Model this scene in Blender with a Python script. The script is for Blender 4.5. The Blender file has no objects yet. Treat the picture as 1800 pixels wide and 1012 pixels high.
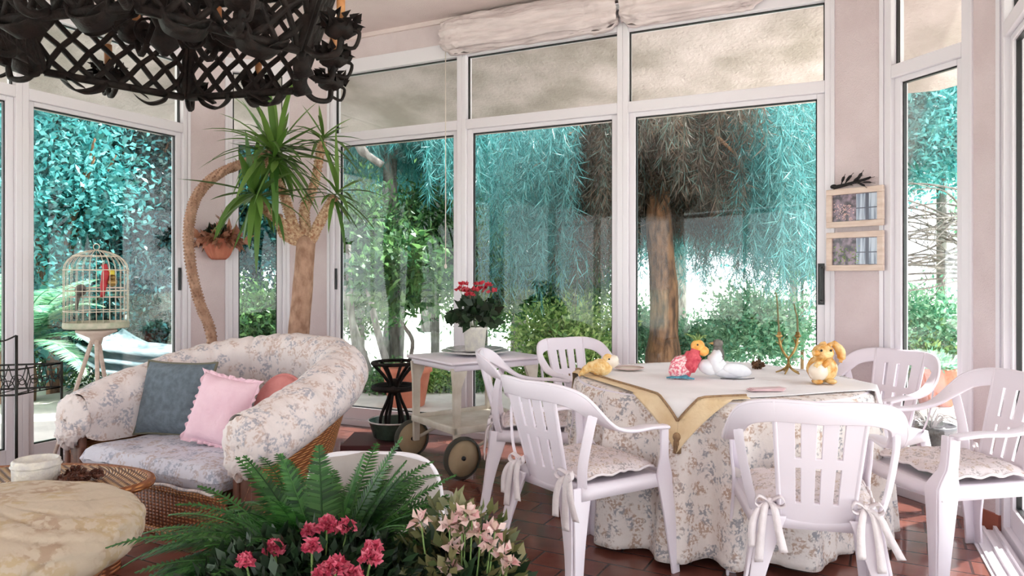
import bpy, math, random
import numpy as np
from mathutils import Vector, Matrix, noise
random.seed(7); np.random.seed(7)
sc = bpy.context.scene
col = sc.collection
PI = math.pi
# ---------------------------------------------------------------- camera, sky, sun, exposure
FPX, HOR, EYE = 1250.0, 488.0, 1.25
cam = bpy.data.cameras.new('camera'); camo = bpy.data.objects.new('camera', cam); col.objects.link(camo)
camo.location = (0, 0, EYE); camo.rotation_euler = (PI/2, 0, 0)
cam.sensor_width = 36; cam.lens = 36*FPX/1800; cam.shift_y = (HOR-506)/1800; cam.clip_end = 200
sc.camera = camo
sc.view_settings.view_transform = 'Standard'; sc.view_settings.look = 'None'
sc.view_settings.gamma = 1; sc.view_settings.use_curve_mapping = False
sc.view_settings.exposure = 1.2
w = bpy.data.worlds.new('world'); sc.world = w; w.use_nodes = True
bg = w.node_tree.nodes['Background']; bg.inputs[0].default_value = (0.93, 0.96, 1.0, 1); bg.inputs[1].default_value = 1.8
sl = bpy.data.lights.new('sun', 'SUN'); sl.energy = 8.0; sl.angle = math.radians(1.0); sl.color = (1, .98, .94)
so = bpy.data.objects.new('sun', sl); col.objects.link(so)
so.rotation_euler = Vector((-.85, -.45, -1.15)).to_track_quat('-Z', 'Y').to_euler()
sc.cycles.max_bounces = 8; sc.cycles.transparent_max_bounces = 24; sc.cycles.diffuse_bounces = 4
sc.cycles.sample_clamp_indirect = 6

# ---------------------------------------------------------------- helpers
def s2l(c):
    return tuple((x/255/12.92 if x/255 <= .04045 else ((x/255+.055)/1.055)**2.4) for x in c)
def rgba(c): return s2l(c)+(1,)
MATS = {}
def newmat(name):
    m = bpy.data.materials.new(name); m.use_nodes = True; MATS[name] = m
    nt = m.node_tree; return m, nt, nt.nodes['Principled BSDF']
def N(nt, t, **kw):
    n = nt.nodes.new(t)
    for k, v in kw.items():
        if k in n.inputs: n.inputs[k].default_value = v
        else: setattr(n, k, v)
    return n
def ramp(nt, stops, interp='LINEAR'):
    r = nt.nodes.new('ShaderNodeValToRGB'); e = r.color_ramp.elements; r.color_ramp.interpolation = interp
    while len(e) < len(stops): e.new(.5)
    for i, (p, c) in enumerate(stops): e[i].position = p; e[i].color = rgba(c)
    return r
def bump(nt, b, src, strength, dist=.01):
    bp = N(nt, 'ShaderNodeBump'); bp.inputs['Strength'].default_value = strength; bp.inputs['Distance'].default_value = dist
    nt.links.new(src, bp.inputs['Height']); nt.links.new(bp.outputs[0], b.inputs['Normal'])
def M(name, c1, c2=None, scale=6, rough=.6, bmp=0, bscale=60, metal=0, spec=.5, detail=4, lo=.35, hi=.65, stretch=None):
    m, nt, b = newmat(name); L = nt.links
    b.inputs['Roughness'].default_value = rough; b.inputs['Metallic'].default_value = metal
    b.inputs['Specular IOR Level'].default_value = spec
    b.inputs['Base Color'].default_value = rgba(c1)
    tc = N(nt, 'ShaderNodeTexCoord'); src = tc.outputs['Object']
    if stretch:
        mp = N(nt, 'ShaderNodeMapping'); mp.inputs['Scale'].default_value = stretch; L.new(src, mp.inputs[0]); src = mp.outputs[0]
    if c2:
        n = N(nt, 'ShaderNodeTexNoise'); n.inputs['Scale'].default_value = scale; n.inputs['Detail'].default_value = detail
        L.new(src, n.inputs['Vector'])
        r = ramp(nt, [(lo, c1), (hi, c2)]); L.new(n.outputs[0], r.inputs[0]); L.new(r.outputs[0], b.inputs['Base Color'])
    if bmp:
        n2 = N(nt, 'ShaderNodeTexNoise'); n2.inputs['Scale'].default_value = bscale; n2.inputs['Detail'].default_value = 3
        L.new(src, n2.inputs['Vector']); bump(nt, b, n2.outputs[0], bmp)
    return m
def leafmat(name, cols, trans=.35, rough=.45):
    m, nt, b = newmat(name); L = nt.links
    g = N(nt, 'ShaderNodeNewGeometry')
    r = ramp(nt, [(i/max(1, len(cols)-1), c) for i, c in enumerate(cols)]); L.new(g.outputs['Random Per Island'], r.inputs[0])
    L.new(r.outputs[0], b.inputs['Base Color']); b.inputs['Roughness'].default_value = rough
    t = N(nt, 'ShaderNodeBsdfTranslucent'); L.new(r.outputs[0], t.inputs[0])
    mx = N(nt, 'ShaderNodeMixShader'); mx.inputs[0].default_value = trans
    L.new(b.outputs[0], mx.inputs[1]); L.new(t.outputs[0], mx.inputs[2])
    L.new(mx.outputs[0], nt.nodes['Material Output'].inputs[0])
    return m
def floral(name, base, c1, c2, scale=14, amt=.5, rough=.85):
    m, nt, b = newmat(name); L = nt.links; b.inputs['Roughness'].default_value = rough; b.inputs['Specular IOR Level'].default_value = .2
    tc = N(nt, 'ShaderNodeTexCoord'); src = tc.outputs['Object']
    nz = N(nt, 'ShaderNodeTexNoise'); nz.inputs['Scale'].default_value = scale*1.6; nz.inputs['Detail'].default_value = 3; L.new(src, nz.inputs['Vector'])
    mx = N(nt, 'ShaderNodeMix', data_type='RGBA'); mx.inputs['Factor'].default_value = .08
    L.new(src, mx.inputs['A']); L.new(nz.outputs['Color'], mx.inputs['B'])
    v = N(nt, 'ShaderNodeTexVoronoi'); v.inputs['Scale'].default_value = scale; L.new(mx.outputs['Result'], v.inputs['Vector'])
    r1 = ramp(nt, [(.0, (255, 255, 255)), (.42, (255, 255, 255)), (.62, (60, 60, 60))]); L.new(v.outputs['Distance'], r1.inputs[0])
    n1 = N(nt, 'ShaderNodeTexNoise'); n1.inputs['Scale'].default_value = scale*4.0; n1.inputs['Detail'].default_value = 3; L.new(src, n1.inputs['Vector'])
    r2 = ramp(nt, [(.44, (0, 0, 0)), (.54, (255, 255, 255))]); L.new(n1.outputs[0], r2.inputs[0])
    n3 = N(nt, 'ShaderNodeTexNoise'); n3.inputs['Scale'].default_value = scale*.55; L.new(src, n3.inputs['Vector'])
    r3 = ramp(nt, [(.45, c1), (.55, c2)]); L.new(n3.outputs[0], r3.inputs[0])
    mul = N(nt, 'ShaderNodeMath', operation='MULTIPLY'); L.new(r1.outputs[0], mul.inputs[0]); L.new(r2.outputs[0], mul.inputs[1])
    m2 = N(nt, 'ShaderNodeMath', operation='MULTIPLY'); L.new(mul.outputs[0], m2.inputs[0]); m2.inputs[1].default_value = amt
    mm = N(nt, 'ShaderNodeMix', data_type='RGBA'); L.new(m2.outputs[0], mm.inputs['Factor'])
    mm.inputs['A'].default_value = rgba(base); L.new(r3.outputs[0], mm.inputs['B'])
    L.new(mm.outputs['Result'], b.inputs['Base Color'])
    n4 = N(nt, 'ShaderNodeTexNoise'); n4.inputs['Scale'].default_value = 14; n4.inputs['Detail'].default_value = 4; L.new(src, n4.inputs['Vector'])
    bump(nt, b, n4.outputs[0], .35, .02)
    return m
def wickermat(name, c1, c2, scale=90, ring=False):
    m, nt, b = newmat(name); L = nt.links; b.inputs['Roughness'].default_value = .5
    tc = N(nt, 'ShaderNodeTexCoord')
    w1 = N(nt, 'ShaderNodeTexWave'); w1.inputs['Scale'].default_value = scale/3.2; w1.inputs['Distortion'].default_value = 1.2
    if ring: w1.wave_type = 'RINGS'; w1.rings_direction = 'Z'
    else: w1.bands_direction = 'Z'
    L.new(tc.outputs['Object'], w1.inputs['Vector'])
    w2 = N(nt, 'ShaderNodeTexWave'); w2.inputs['Scale'].default_value = scale/5; w2.bands_direction = 'DIAGONAL' if ring else 'X'; w2.inputs['Distortion'].default_value = .5
    L.new(tc.outputs['Object'], w2.inputs['Vector'])
    a = N(nt, 'ShaderNodeMath', operation='MULTIPLY'); L.new(w1.outputs[0], a.inputs[0]); L.new(w2.outputs[0], a.inputs[1])
    r = ramp(nt, [(.05, c1), (.6, c2)]); L.new(a.outputs[0], r.inputs[0]); L.new(r.outputs[0], b.inputs['Base Color'])
    bump(nt, b, a.outputs[0], .8, .008)
    return m

def cr(pts, n=8, closed=False):
    P = [Vector(p) for p in pts]; out = []; k = len(P)
    rng = range(k if closed else k-1)
    for i in rng:
        if closed: p0, p1, p2, p3 = P[i-1], P[i], P[(i+1) % k], P[(i+2) % k]
        else: p0, p1, p2, p3 = P[max(i-1, 0)], P[i], P[i+1], P[min(i+2, k-1)]
        for j in range(n):
            t = j/n
            out.append(.5*((2*p1)+(p2-p0)*t+(2*p0-5*p1+4*p2-p3)*t*t+(3*p1-p0-3*p2+p3)*t**3))
    if not closed: out.append(P[-1].copy())
    return out
def Rz(a): return Matrix.Rotation(a, 4, 'Z')
def T(x, y=None, z=None): return Matrix.Translation((x, y, z) if y is not None else x)

class MB:
    def __init__(s): s.v = []; s.f = []; s.M = None; s.mi = []
    def add(s, vs, fs):
        o = len(s.v)
        if s.M is not None: vs = [tuple(s.M @ Vector(p)) for p in vs]
        s.v += [tuple(p) for p in vs]; s.f += [tuple(i+o for i in f) for f in fs]; return s
    def box(s, x0, x1, y0, y1, z0, z1, m=None):
        vs = [Vector((x, y, z)) for x in (x0, x1) for y in (y0, y1) for z in (z0, z1)]
        if m is not None: vs = [m @ p for p in vs]
        return s.add(vs, [(0, 1, 3, 2), (4, 6, 7, 5), (0, 4, 5, 1), (2, 3, 7, 6), (0, 2, 6, 4), (1, 5, 7, 3)])
    def tube(s, pts, r, n=8, cap=True, sq=None):
        P = [Vector(p) for p in pts]; k = len(P)
        R = r if isinstance(r, (list, tuple)) else [r]*k
        if len(R) != k: R = [R[0]+(R[-1]-R[0])*i/(k-1) for i in range(k)] if len(R) == 2 else [R[min(len(R)-1, int(i*len(R)/k))] for i in range(k)]
        t = (P[1]-P[0]).normalized(); up = Vector((0, 0, 1)) if abs(t.z) < .9 else Vector((1, 0, 0))
        u = t.cross(up).normalized(); vs = []
        for i in range(k):
            t = (P[min(i+1, k-1)]-P[max(i-1, 0)]).normalized()
            u = (u-t*u.dot(t)); u = u.normalized() if u.length > 1e-6 else t.orthogonal().normalized()
            w_ = t.cross(u)
            for j in range(n):
                a = 2*PI*j/n; vs.append(P[i]+(u*math.cos(a)+w_*math.sin(a)*(sq or 1))*R[i])
        fs = [(i*n+j, i*n+(j+1) % n, (i+1)*n+(j+1) % n, (i+1)*n+j) for i in range(k-1) for j in range(n)]
        if cap: fs += [tuple(range(n-1, -1, -1)), tuple((k-1)*n+j for j in range(n))]
        return s.add(vs, fs)
    def lathe(s, prof, n=24, c=(0, 0, 0), m=None, cap=True):
        c = Vector(c); vs = []
        for r, z in prof:
            for j in range(n):
                a = 2*PI*j/n; p = Vector((r*math.cos(a), r*math.sin(a), z)); vs.append((m @ p if m is not None else p)+c)
        k = len(prof)
        fs = [(i*n+j, i*n+(j+1) % n, (i+1)*n+(j+1) % n, (i+1)*n+j) for i in range(k-1) for j in range(n)]
        if cap: fs += [tuple(range(n-1, -1, -1)), tuple((k-1)*n+j for j in range(n))]
        return s.add(vs, fs)
    def ell(s, c, r, n=12, m=None, disp=None):
        prof = []; c = Vector(c); vs = []; k = n
        for i in range(k+1):
            ph = -PI/2+PI*i/k
            for j in range(n*2):
                a = PI*j/n; p = Vector((math.cos(ph)*math.cos(a), math.cos(ph)*math.sin(a), math.sin(ph)))
                q = Vector((p.x*r[0], p.y*r[1], p.z*r[2]))
                if disp: q *= disp(p)
                vs.append((m @ q if m is not None else q)+c)
        n2 = n*2
        fs = [(i*n2+j, i*n2+(j+1) % n2, (i+1)*n2+(j+1) % n2, (i+1)*n2+j) for i in range(k) for j in range(n2)]
        return s.add(vs, fs)
    def grid(s, fn, nu, nv, closeu=False):
        vs = [fn(i/(nu if closeu else nu-1), j/(nv-1)) for i in range(nu) for j in range(nv)]
        fs = [((i)*nv+j, ((i+1) % nu)*nv+j, ((i+1) % nu)*nv+j+1, i*nv+j+1) for i in range(nu if closeu else nu-1) for j in range(nv-1)]
        return s.add(vs, fs)
    def prism(s, poly, z0, z1):
        n = len(poly)
        return s.add([(p[0], p[1], z) for z in (z0, z1) for p in poly],
                     [tuple(range(n-1, -1, -1)), tuple(range(n, 2*n))]+[(i, (i+1) % n, n+(i+1) % n, n+i) for i in range(n)])
    def sweepbox(s, pts, wv, nv):
        # box section: pts centre, wv half width vectors, nv half thickness vectors
        vs = []; k = len(pts)
        for p, a, b in zip(pts, wv, nv): vs += [p-a-b, p+a-b, p+a+b, p-a+b]
        fs = [(i*4+j, i*4+(j+1) % 4, (i+1)*4+(j+1) % 4, (i+1)*4+j) for i in range(k-1) for j in range(4)]
        fs += [(3, 2, 1, 0), tuple((k-1)*4+j for j in range(4))]
        return s.add(vs, fs)
    def leaves(s, c, d, L, W, fold=.15, shape=4):
        """numpy leaves: c centres (n,3), d directions, L, W arrays"""
        c = np.asarray(c, float); n = len(c); d = d/np.linalg.norm(d, axis=1, keepdims=True)
        q = np.random.normal(size=(n, 3)); sd = np.cross(d, q); sd /= np.linalg.norm(sd, axis=1, keepdims=True)
        nn = np.cross(sd, d); L = np.broadcast_to(L, (n,))[:, None]; W = np.broadcast_to(W, (n,))[:, None]
        a = c; b = c+d*L*.45+sd*W*.5+nn*W*fold; t = c+d*L-nn*W*fold; e = c+d*L*.45-sd*W*.5+nn*W*fold
        vs = np.stack([a, b, t, e], 1).reshape(-1, 3); o = len(s.v)
        s.v += [tuple(x) for x in vs.tolist()]
        idx = (np.arange(n)[:, None]*4+np.array([0, 1, 2, 3])[None]+o).tolist()
        s.f += [tuple(x) for x in idx]; return s
    def build(s, name, mat, parent=None, smooth=True, world=True, bevel=0, solid=0, sub=0, auto=False):
        me = bpy.data.meshes.new(name); vs = s.v
        if parent is not None and world:
            inv = wm(parent).inverted(); vs = [tuple(inv @ Vector(p)) for p in vs]
        me.from_pydata(vs, [], s.f); me.update(); me.validate(verbose=False)
        if smooth: me.polygons.foreach_set('use_smooth', [True]*len(me.polygons))
        o = bpy.data.objects.new(name, me); col.objects.link(o)
        me.materials.append(MATS[mat] if isinstance(mat, str) else mat)
        if parent is not None: o.parent = parent
        if solid: m = o.modifiers.new('solid', 'SOLIDIFY'); m.thickness = solid; m.offset = 0
        if bevel:
            m = o.modifiers.new('bevel', 'BEVEL'); m.width = bevel; m.segments = 2; m.limit_method = 'ANGLE'; m.angle_limit = math.radians(40)
        if sub: m = o.modifiers.new('sub', 'SUBSURF'); m.levels = sub; m.render_levels = sub
        return o
def wm(o):
    m = T(*o.location) @ o.rotation_euler.to_matrix().to_4x4()
    return (wm(o.parent) @ m) if o.parent else m
def tag(o, label, cat, group=None, kind=None):
    o['label'] = label; o['category'] = cat
    if group: o['group'] = group
    if kind: o['kind'] = kind
    return o
def thing(name, label, cat, loc=(0, 0, 0), rz=0, group=None):
    o = bpy.data.objects.new(name, None); col.objects.link(o); o.empty_display_size = .1
    o.location = loc; o.rotation_euler = (0, 0, rz); return tag(o, label, cat, group)
def struct(o, label=None):
    o['kind'] = 'structure'
    if label: o['label'] = label
    return o
def dup(root, loc, rz, label):
    r = root.copy(); col.objects.link(r); r.location = loc; r.rotation_euler = (0, 0, rz); r['label'] = label
    def rec(a, b):
        for ch in list(a.children):
            c = ch.copy(); col.objects.link(c); c.parent = b; rec(ch, c)
    rec(root, r); return r
def P(px, py, D): return Vector(((px-900)/FPX*D, D, EYE-(py-HOR)*D/FPX))

# ---------------------------------------------------------------- materials
WHITE = (232, 222, 220)
M('frame_white', (230, 224, 230), rough=.35)
M('plaster', (220, 204, 206), (210, 192, 194), scale=3, rough=.9, bmp=.5, bscale=130)
M('plaster_ceiling', (230, 212, 210), (220, 200, 198), scale=2, rough=.9, bmp=.4, bscale=90)
M('soffit', (206, 192, 190), (160, 150, 142), scale=2.2, rough=.95, bmp=1, bscale=34, detail=8)
M('plastic', (236, 226, 236), rough=.38, spec=.5)
M('plastic_aged', (226, 218, 206), (205, 194, 178), scale=9, rough=.5)
M('black_metal', (18, 13, 12), (36, 26, 23), scale=30, rough=.7, bmp=.4, bscale=80, spec=.25)
M('iron', (52, 50, 48), rough=.5, metal=.6)
M('black_plastic', (22, 22, 24), rough=.4)
M('candle_sleeve', (150, 92, 52), (190, 130, 80), scale=20, rough=.6)
M('bulb_glass', (240, 230, 215), rough=.1)
M('terracotta', (172, 98, 76), (190, 118, 94), scale=8, rough=.8, bmp=.3)
M('terracotta_trim', (150, 84, 68), (166, 96, 78), scale=8, rough=.6)
M('bark_brown', (148, 108, 78), (74, 52, 38), scale=18, rough=.95, bmp=1, bscale=40, stretch=(1, 1, .25))
M('bark_grey', (140, 134, 128), (90, 84, 80), scale=14, rough=.95, bmp=.8, stretch=(1, 1, .3))
M('yucca_bark', (184, 146, 124), (146, 108, 88), scale=22, rough=.9, bmp=1, bscale=50, stretch=(1, 1, .6))
M('yucca_ring', (222, 192, 160), (164, 112, 84), scale=40, rough=.9, bmp=1, bscale=60)
M('rim_wood', (110, 66, 50), (84, 48, 36), scale=20, rough=.5)
M('ivory', (238, 232, 220), (214, 208, 204), scale=22, rough=.7, bmp=.5, bscale=80)
M('white_ceramic', (244, 244, 248), (228, 228, 236), scale=14, rough=.25)
M('tin_glass', (196, 190, 188), (222, 216, 214), scale=30, rough=.12, spec=.8)
M('soil', (60, 44, 34), (38, 28, 22), scale=30, rough=1, bmp=1)
M('green_enamel', (84, 104, 92), (60, 76, 68), scale=10, rough=.2)
M('dark_red_box', (88, 44, 46), rough=.6)
M('gold_yarn', (232, 176, 96), (250, 222, 168), scale=36, rough=.8, bmp=.8, bscale=90)
M('amber_ceramic', (214, 148, 66), (240, 206, 146), scale=26, rough=.22, bmp=.5, bscale=60, lo=.4, hi=.6)
M('cream_ceramic', (240, 228, 214), (226, 206, 186), scale=16, rough=.25)
M('bronze', (120, 92, 48), (196, 164, 104), scale=20, rough=.35, metal=.7)
M('grey_pillow', (112, 124, 134), (92, 102, 112), scale=30, rough=.9, bmp=.4, bscale=160)
M('navy_pillow', (74, 80, 102), (54, 60, 80), scale=20, rough=.9, bmp=.4)
M('olive_trim', (112, 108, 92), rough=.9)
M('pink_pillow', (240, 204, 216), (232, 192, 206), scale=10, rough=.9, bmp=.4, bscale=50)
M('salmon_pillow', (206, 132, 128), (190, 112, 110), scale=10, rough=.9, bmp=.4, bscale=50)
M('lace', (240, 234, 236), (228, 220, 226), scale=20, rough=.85, bmp=.5, bscale=60)
M('cream_cloth', (246, 242, 244), (238, 234, 236), scale=5, rough=.85, bmp=.2, bscale=30)
M('gold_cloth', (236, 212, 176), (222, 192, 150), scale=10, rough=.85, bmp=.3, bscale=70)
M('gold_braid', (140, 110, 84), (166, 134, 100), scale=60, rough=.8, bmp=.8)
floral('pouf_cloth', (206, 190, 170), (166, 134, 110), (190, 164, 120), 9, .6)
M('grey_cloth', (176, 168, 164), (156, 148, 144), scale=4, rough=.85, bmp=.3)
M('ribbon', (240, 230, 232), (226, 214, 218), scale=12, rough=.85, bmp=.3)
M('valance_cloth', (230, 214, 214), (210, 194, 194), scale=9, rough=.9, bmp=.6, bscale=26, stretch=(.5, .5, 3))
M('wood_frame', (228, 208, 196), (214, 190, 176), scale=9, rough=.7, bmp=.3, stretch=(1, 1, 6))
M('picture_dark', (66, 58, 64), (150, 128, 142), scale=26, rough=.2, lo=.42, hi=.58)
M('picture_light', (196, 206, 220), (130, 140, 160), scale=10, rough=.2, stretch=(6, 6, .4), lo=.45, hi=.6)
M('picture_green', (88, 116, 66), (190, 160, 190), scale=34, rough=.2, lo=.42, hi=.55)
M('picture_bar', (86, 88, 104), rough=.2)
M('dried', (122, 84, 70), (166, 128, 104), scale=30, rough=.95)
M('black_twig', (30, 24, 26), rough=.8)
M('pale_paving', (214, 202, 196), (188, 176, 172), scale=3, rough=.8, bmp=.3, bscale=20)
M('ground_pale', (232, 232, 226), (184, 196, 164), scale=1.1, rough=1, bmp=.5, bscale=9, lo=.4, hi=.68)
M('rose_red', (176, 36, 44), (206, 60, 70), scale=20, rough=.5)
M('yellow_toy', (220, 200, 70), rough=.5)
M('teal_toy', (104, 178, 196), (60, 120, 150), scale=60, rough=.6)
M('orange_toy', (238, 152, 62), (250, 196, 110), scale=30, rough=.5)
M('red_toy', (188, 44, 66), (226, 100, 110), scale=40, rough=.6)
M('pink_toy', (226, 112, 130), (246, 214, 214), scale=90, rough=.7, lo=.45, hi=.55)
M('green_toy', (120, 146, 84), rough=.6)
M('pink_plastic', (226, 190, 194), rough=.4)
M('blue_white', (196, 214, 222), (140, 168, 176), scale=6, rough=.25)
M('tyre', (70, 68, 60), rough=.7)
M('wheel_tan', (190, 170, 138), (176, 154, 122), scale=8, rough=.6)
M('cage_wire', (226, 214, 196), rough=.5)
M('cage_floor', (170, 176, 150), (206, 200, 180), scale=20, rough=.7)
M('string', (224, 214, 204), rough=.8)
floral('sofa_floral', (230, 218, 216), (128, 134, 154), (186, 150, 132), 17, .62)
floral('seat_floral', (216, 214, 226), (120, 132, 158), (176, 150, 140), 17, .6)
floral('cloth_floral', (236, 226, 222), (128, 130, 142), (176, 140, 116), 20, .75)
floral('chair_floral', (228, 216, 218), (150, 140, 140), (190, 164, 138), 30, .7)
wickermat('wicker_orange', (140, 82, 44), (226, 158, 98), 70)
wickermat('wicker_brown', (116, 62, 36), (196, 128, 84), 60)
wickermat('wicker_mat', (104, 62, 36), (226, 184, 132), 80, ring=True)
leafmat('leaf_hedge', [(8, 38, 42), (16, 70, 76), (60, 138, 146), (20, 62, 50), (12, 52, 56), (140, 186, 180)], .15, .4)
leafmat('leaf_teal', [(34, 110, 112), (70, 160, 160), (120, 196, 196), (50, 120, 110)], .35)
leafmat('leaf_weep', [(40, 92, 92), (70, 140, 142), (110, 176, 176), (58, 84, 74)], .35)
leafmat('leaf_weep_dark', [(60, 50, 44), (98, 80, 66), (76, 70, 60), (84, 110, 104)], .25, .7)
leafmat('leaf_bright', [(92, 138, 66), (136, 172, 90), (186, 206, 130), (70, 114, 64)], .4)
leafmat('leaf_mint', [(90, 160, 130), (140, 196, 160), (176, 214, 176), (70, 130, 96)], .45)
leafmat('leaf_mid', [(44, 92, 54), (80, 130, 76), (120, 164, 96), (40, 80, 66)], .4)
leafmat('leaf_yucca', [(50, 86, 34), (84, 120, 50), (112, 146, 70), (60, 104, 60)], .35, .35)
leafmat('leaf_fern', [(24, 62, 22), (46, 98, 36), (78, 130, 60), (34, 76, 30)], .3)
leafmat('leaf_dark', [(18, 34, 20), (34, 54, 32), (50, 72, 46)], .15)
leafmat('leaf_olive', [(96, 104, 60), (140, 130, 90), (60, 80, 44)], .3)
leafmat('petal_pink', [(196, 60, 92), (224, 96, 124), (236, 130, 150)], .3)
leafmat('petal_pale', [(232, 176, 178), (244, 214, 210), (226, 196, 180)], .3)
leafmat('petal_red', [(176, 24, 44), (206, 50, 66), (226, 96, 110)], .3)
leafmat('leaf_dry', [(150, 96, 78), (190, 134, 108), (120, 80, 60)], .2)
# glass: thin pane, transparent with Fresnel mirror
m, nt, b = newmat('glass'); nt.nodes.remove(b)
tr = N(nt, 'ShaderNodeBsdfTransparent'); tr.inputs[0].default_value = (.96, .985, .98, 1)
gl = N(nt, 'ShaderNodeBsdfGlossy'); gl.inputs['Roughness'].default_value = .01
lw = N(nt, 'ShaderNodeFresnel'); lw.inputs[0].default_value = 1.5
mx = N(nt, 'ShaderNodeMixShader'); hf = N(nt, 'ShaderNodeMath', operation='MULTIPLY'); hf.inputs[1].default_value = .5; nt.links.new(lw.outputs[0], hf.inputs[0]); nt.links.new(hf.outputs[0], mx.inputs[0]); nt.links.new(tr.outputs[0], mx.inputs[1]); nt.links.new(gl.outputs[0], mx.inputs[2])
nt.links.new(mx.outputs[0], nt.nodes['Material Output'].inputs[0])
# brick floor
m, nt, b = newmat('floor_tiles'); L = nt.links
tc = N(nt, 'ShaderNodeTexCoord'); mp = N(nt, 'ShaderNodeMapping'); mp.inputs['Rotation'].default_value = (0, 0, math.radians(28)); L.new(tc.outputs['Object'], mp.inputs[0])
bk = N(nt, 'ShaderNodeTexBrick'); bk.inputs['Scale'].default_value = 1; bk.inputs['Brick Width'].default_value = .31; bk.inputs['Row Height'].default_value = .155
bk.inputs['Mortar Size'].default_value = .006; bk.inputs['Mortar Smooth'].default_value = .3
bk.inputs['Color1'].default_value = rgba((146, 92, 80)); bk.inputs['Color2'].default_value = rgba((116, 70, 62)); bk.inputs['Mortar'].default_value = rgba((86, 60, 54))
L.new(mp.outputs[0], bk.inputs['Vector'])
nz = N(nt, 'ShaderNodeTexNoise'); nz.inputs['Scale'].default_value = 7; nz.inputs['Detail'].default_value = 5; L.new(tc.outputs['Object'], nz.inputs['Vector'])
rr = ramp(nt, [(.3, (200, 190, 190)), (.7, (255, 255, 255))]); L.new(nz.outputs[0], rr.inputs[0])
mm = N(nt, 'ShaderNodeMix', data_type='RGBA', blend_type='MULTIPLY'); mm.inputs['Factor'].default_value = .6
L.new(bk.outputs['Color'], mm.inputs['A']); L.new(rr.outputs[0], mm.inputs['B']); L.new(mm.outputs['Result'], b.inputs['Base Color'])
r2 = ramp(nt, [(.3, (70, 70, 70)), (.7, (120, 120, 120))]); L.new(nz.outputs[0], r2.inputs[0]); L.new(r2.outputs[0], b.inputs['Roughness'])
iv = N(nt, 'ShaderNodeMath', operation='SUBTRACT'); iv.inputs[0].default_value = 1; L.new(bk.outputs['Fac'], iv.inputs[1]); bump(nt, b, iv.outputs[0], .6, .004)

# ---------------------------------------------------------------- room shell
ZB0, ZB1, ZT0, ZT1, ZC = 2.41, 2.485, 2.985, 3.10, 3.30
A = [(-4.375, 2.16), (-2.527, 5.93), (-1.719, 6.208), (2.130, 4.376), (2.43, 3.53), (1.118, .61), (1.30, -2.6), (-4.7, -2.6)]
A = [Vector(a) for a in A]; CTR = Vector((-.6, 1.8))
class Facet:
    def __init__(s, i):
        s.a, s.b = A[i], A[(i+1) % 8]; s.d = (s.b-s.a).normalized(); s.L = (s.b-s.a).length
        s.n = Vector((s.d.y, -s.d.x))
        if s.n.dot(CTR-s.a) < 0: s.n = -s.n
    def pt(s, u, wi=0): return s.a+s.d*u+s.n*wi
    def u(s, px):
        k = (px-900)/FPX  # x = k*y
        return (k*s.a.y-s.a.x)/(s.d.x-k*s.d.y)
    def box(s, mb, u0, u1, z0, z1, w0, w1):
        q = [s.pt(u0, w0), s.pt(u1, w0), s.pt(u1, w1), s.pt(u0, w1)]
        mb.prism(q, z0, z1)
F = [Facet(i) for i in range(8)]
def offs(d):  # offset polygon, d>0 outward
    out = []
    for i in range(8):
        f, g = F[i-1], F[i]
        p, q = f.a-f.n*d, g.a-g.n*d; den = f.d.x*g.d.y-f.d.y*g.d.x
        t = ((q.x-p.x)*g.d.y-(q.y-p.y)*g.d.x)/den; out.append(p+f.d*t)
    return out
mb = MB(); mb.prism(offs(.12), -.12, 0); struct(mb.build('floor', 'floor_tiles', smooth=False), 'glossy terracotta brick floor of the sunroom')
mb = MB(); mb.prism(offs(.12), ZC, ZC+.1); struct(mb.build('ceiling', 'plaster_ceiling', smooth=False), 'rough pinkish white plaster ceiling')
o1, o2, o3 = offs(.10), offs(1.35), offs(1.35)
mb = MB(); mb.add([(p.x, p.y, 3.04) for p in o1]+[(p.x, p.y, 2.66) for p in o2]+[(p.x, p.y, 2.80) for p in o2]+[(p.x, p.y, 3.30) for p in o1],
    [f for i in range(8) for j in [(i+1) % 8] for f in ((i, j, 8+j, 8+i), (8+i, 8+j, 16+j, 16+i), (16+i, 16+j, 24+j, 24+i))])
struct(mb.build('trim_1', 'soffit', smooth=False), 'rough plaster eaves outside above the windows')
SIDES = ['left', 'back_left', 'centre', 'right', 'door', 'near_right', 'rear', 'near_left']
for i, f in enumerate(F):
    mb = MB(); f.box(mb, 0, f.L, ZT1, ZC, -.12, -.0); struct(mb.build('wall_'+SIDES[i], 'plaster', smooth=False), 'plaster band above the windows, '+SIDES[i].replace('_', ' ')+' side')
    mb = MB(); f.box(mb, 0.0, f.L, ZC-.035, ZC, 0, .02); struct(mb.build('trim_%d' % (10+i), 'plaster_ceiling', smooth=False))
wn = [0]
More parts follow.
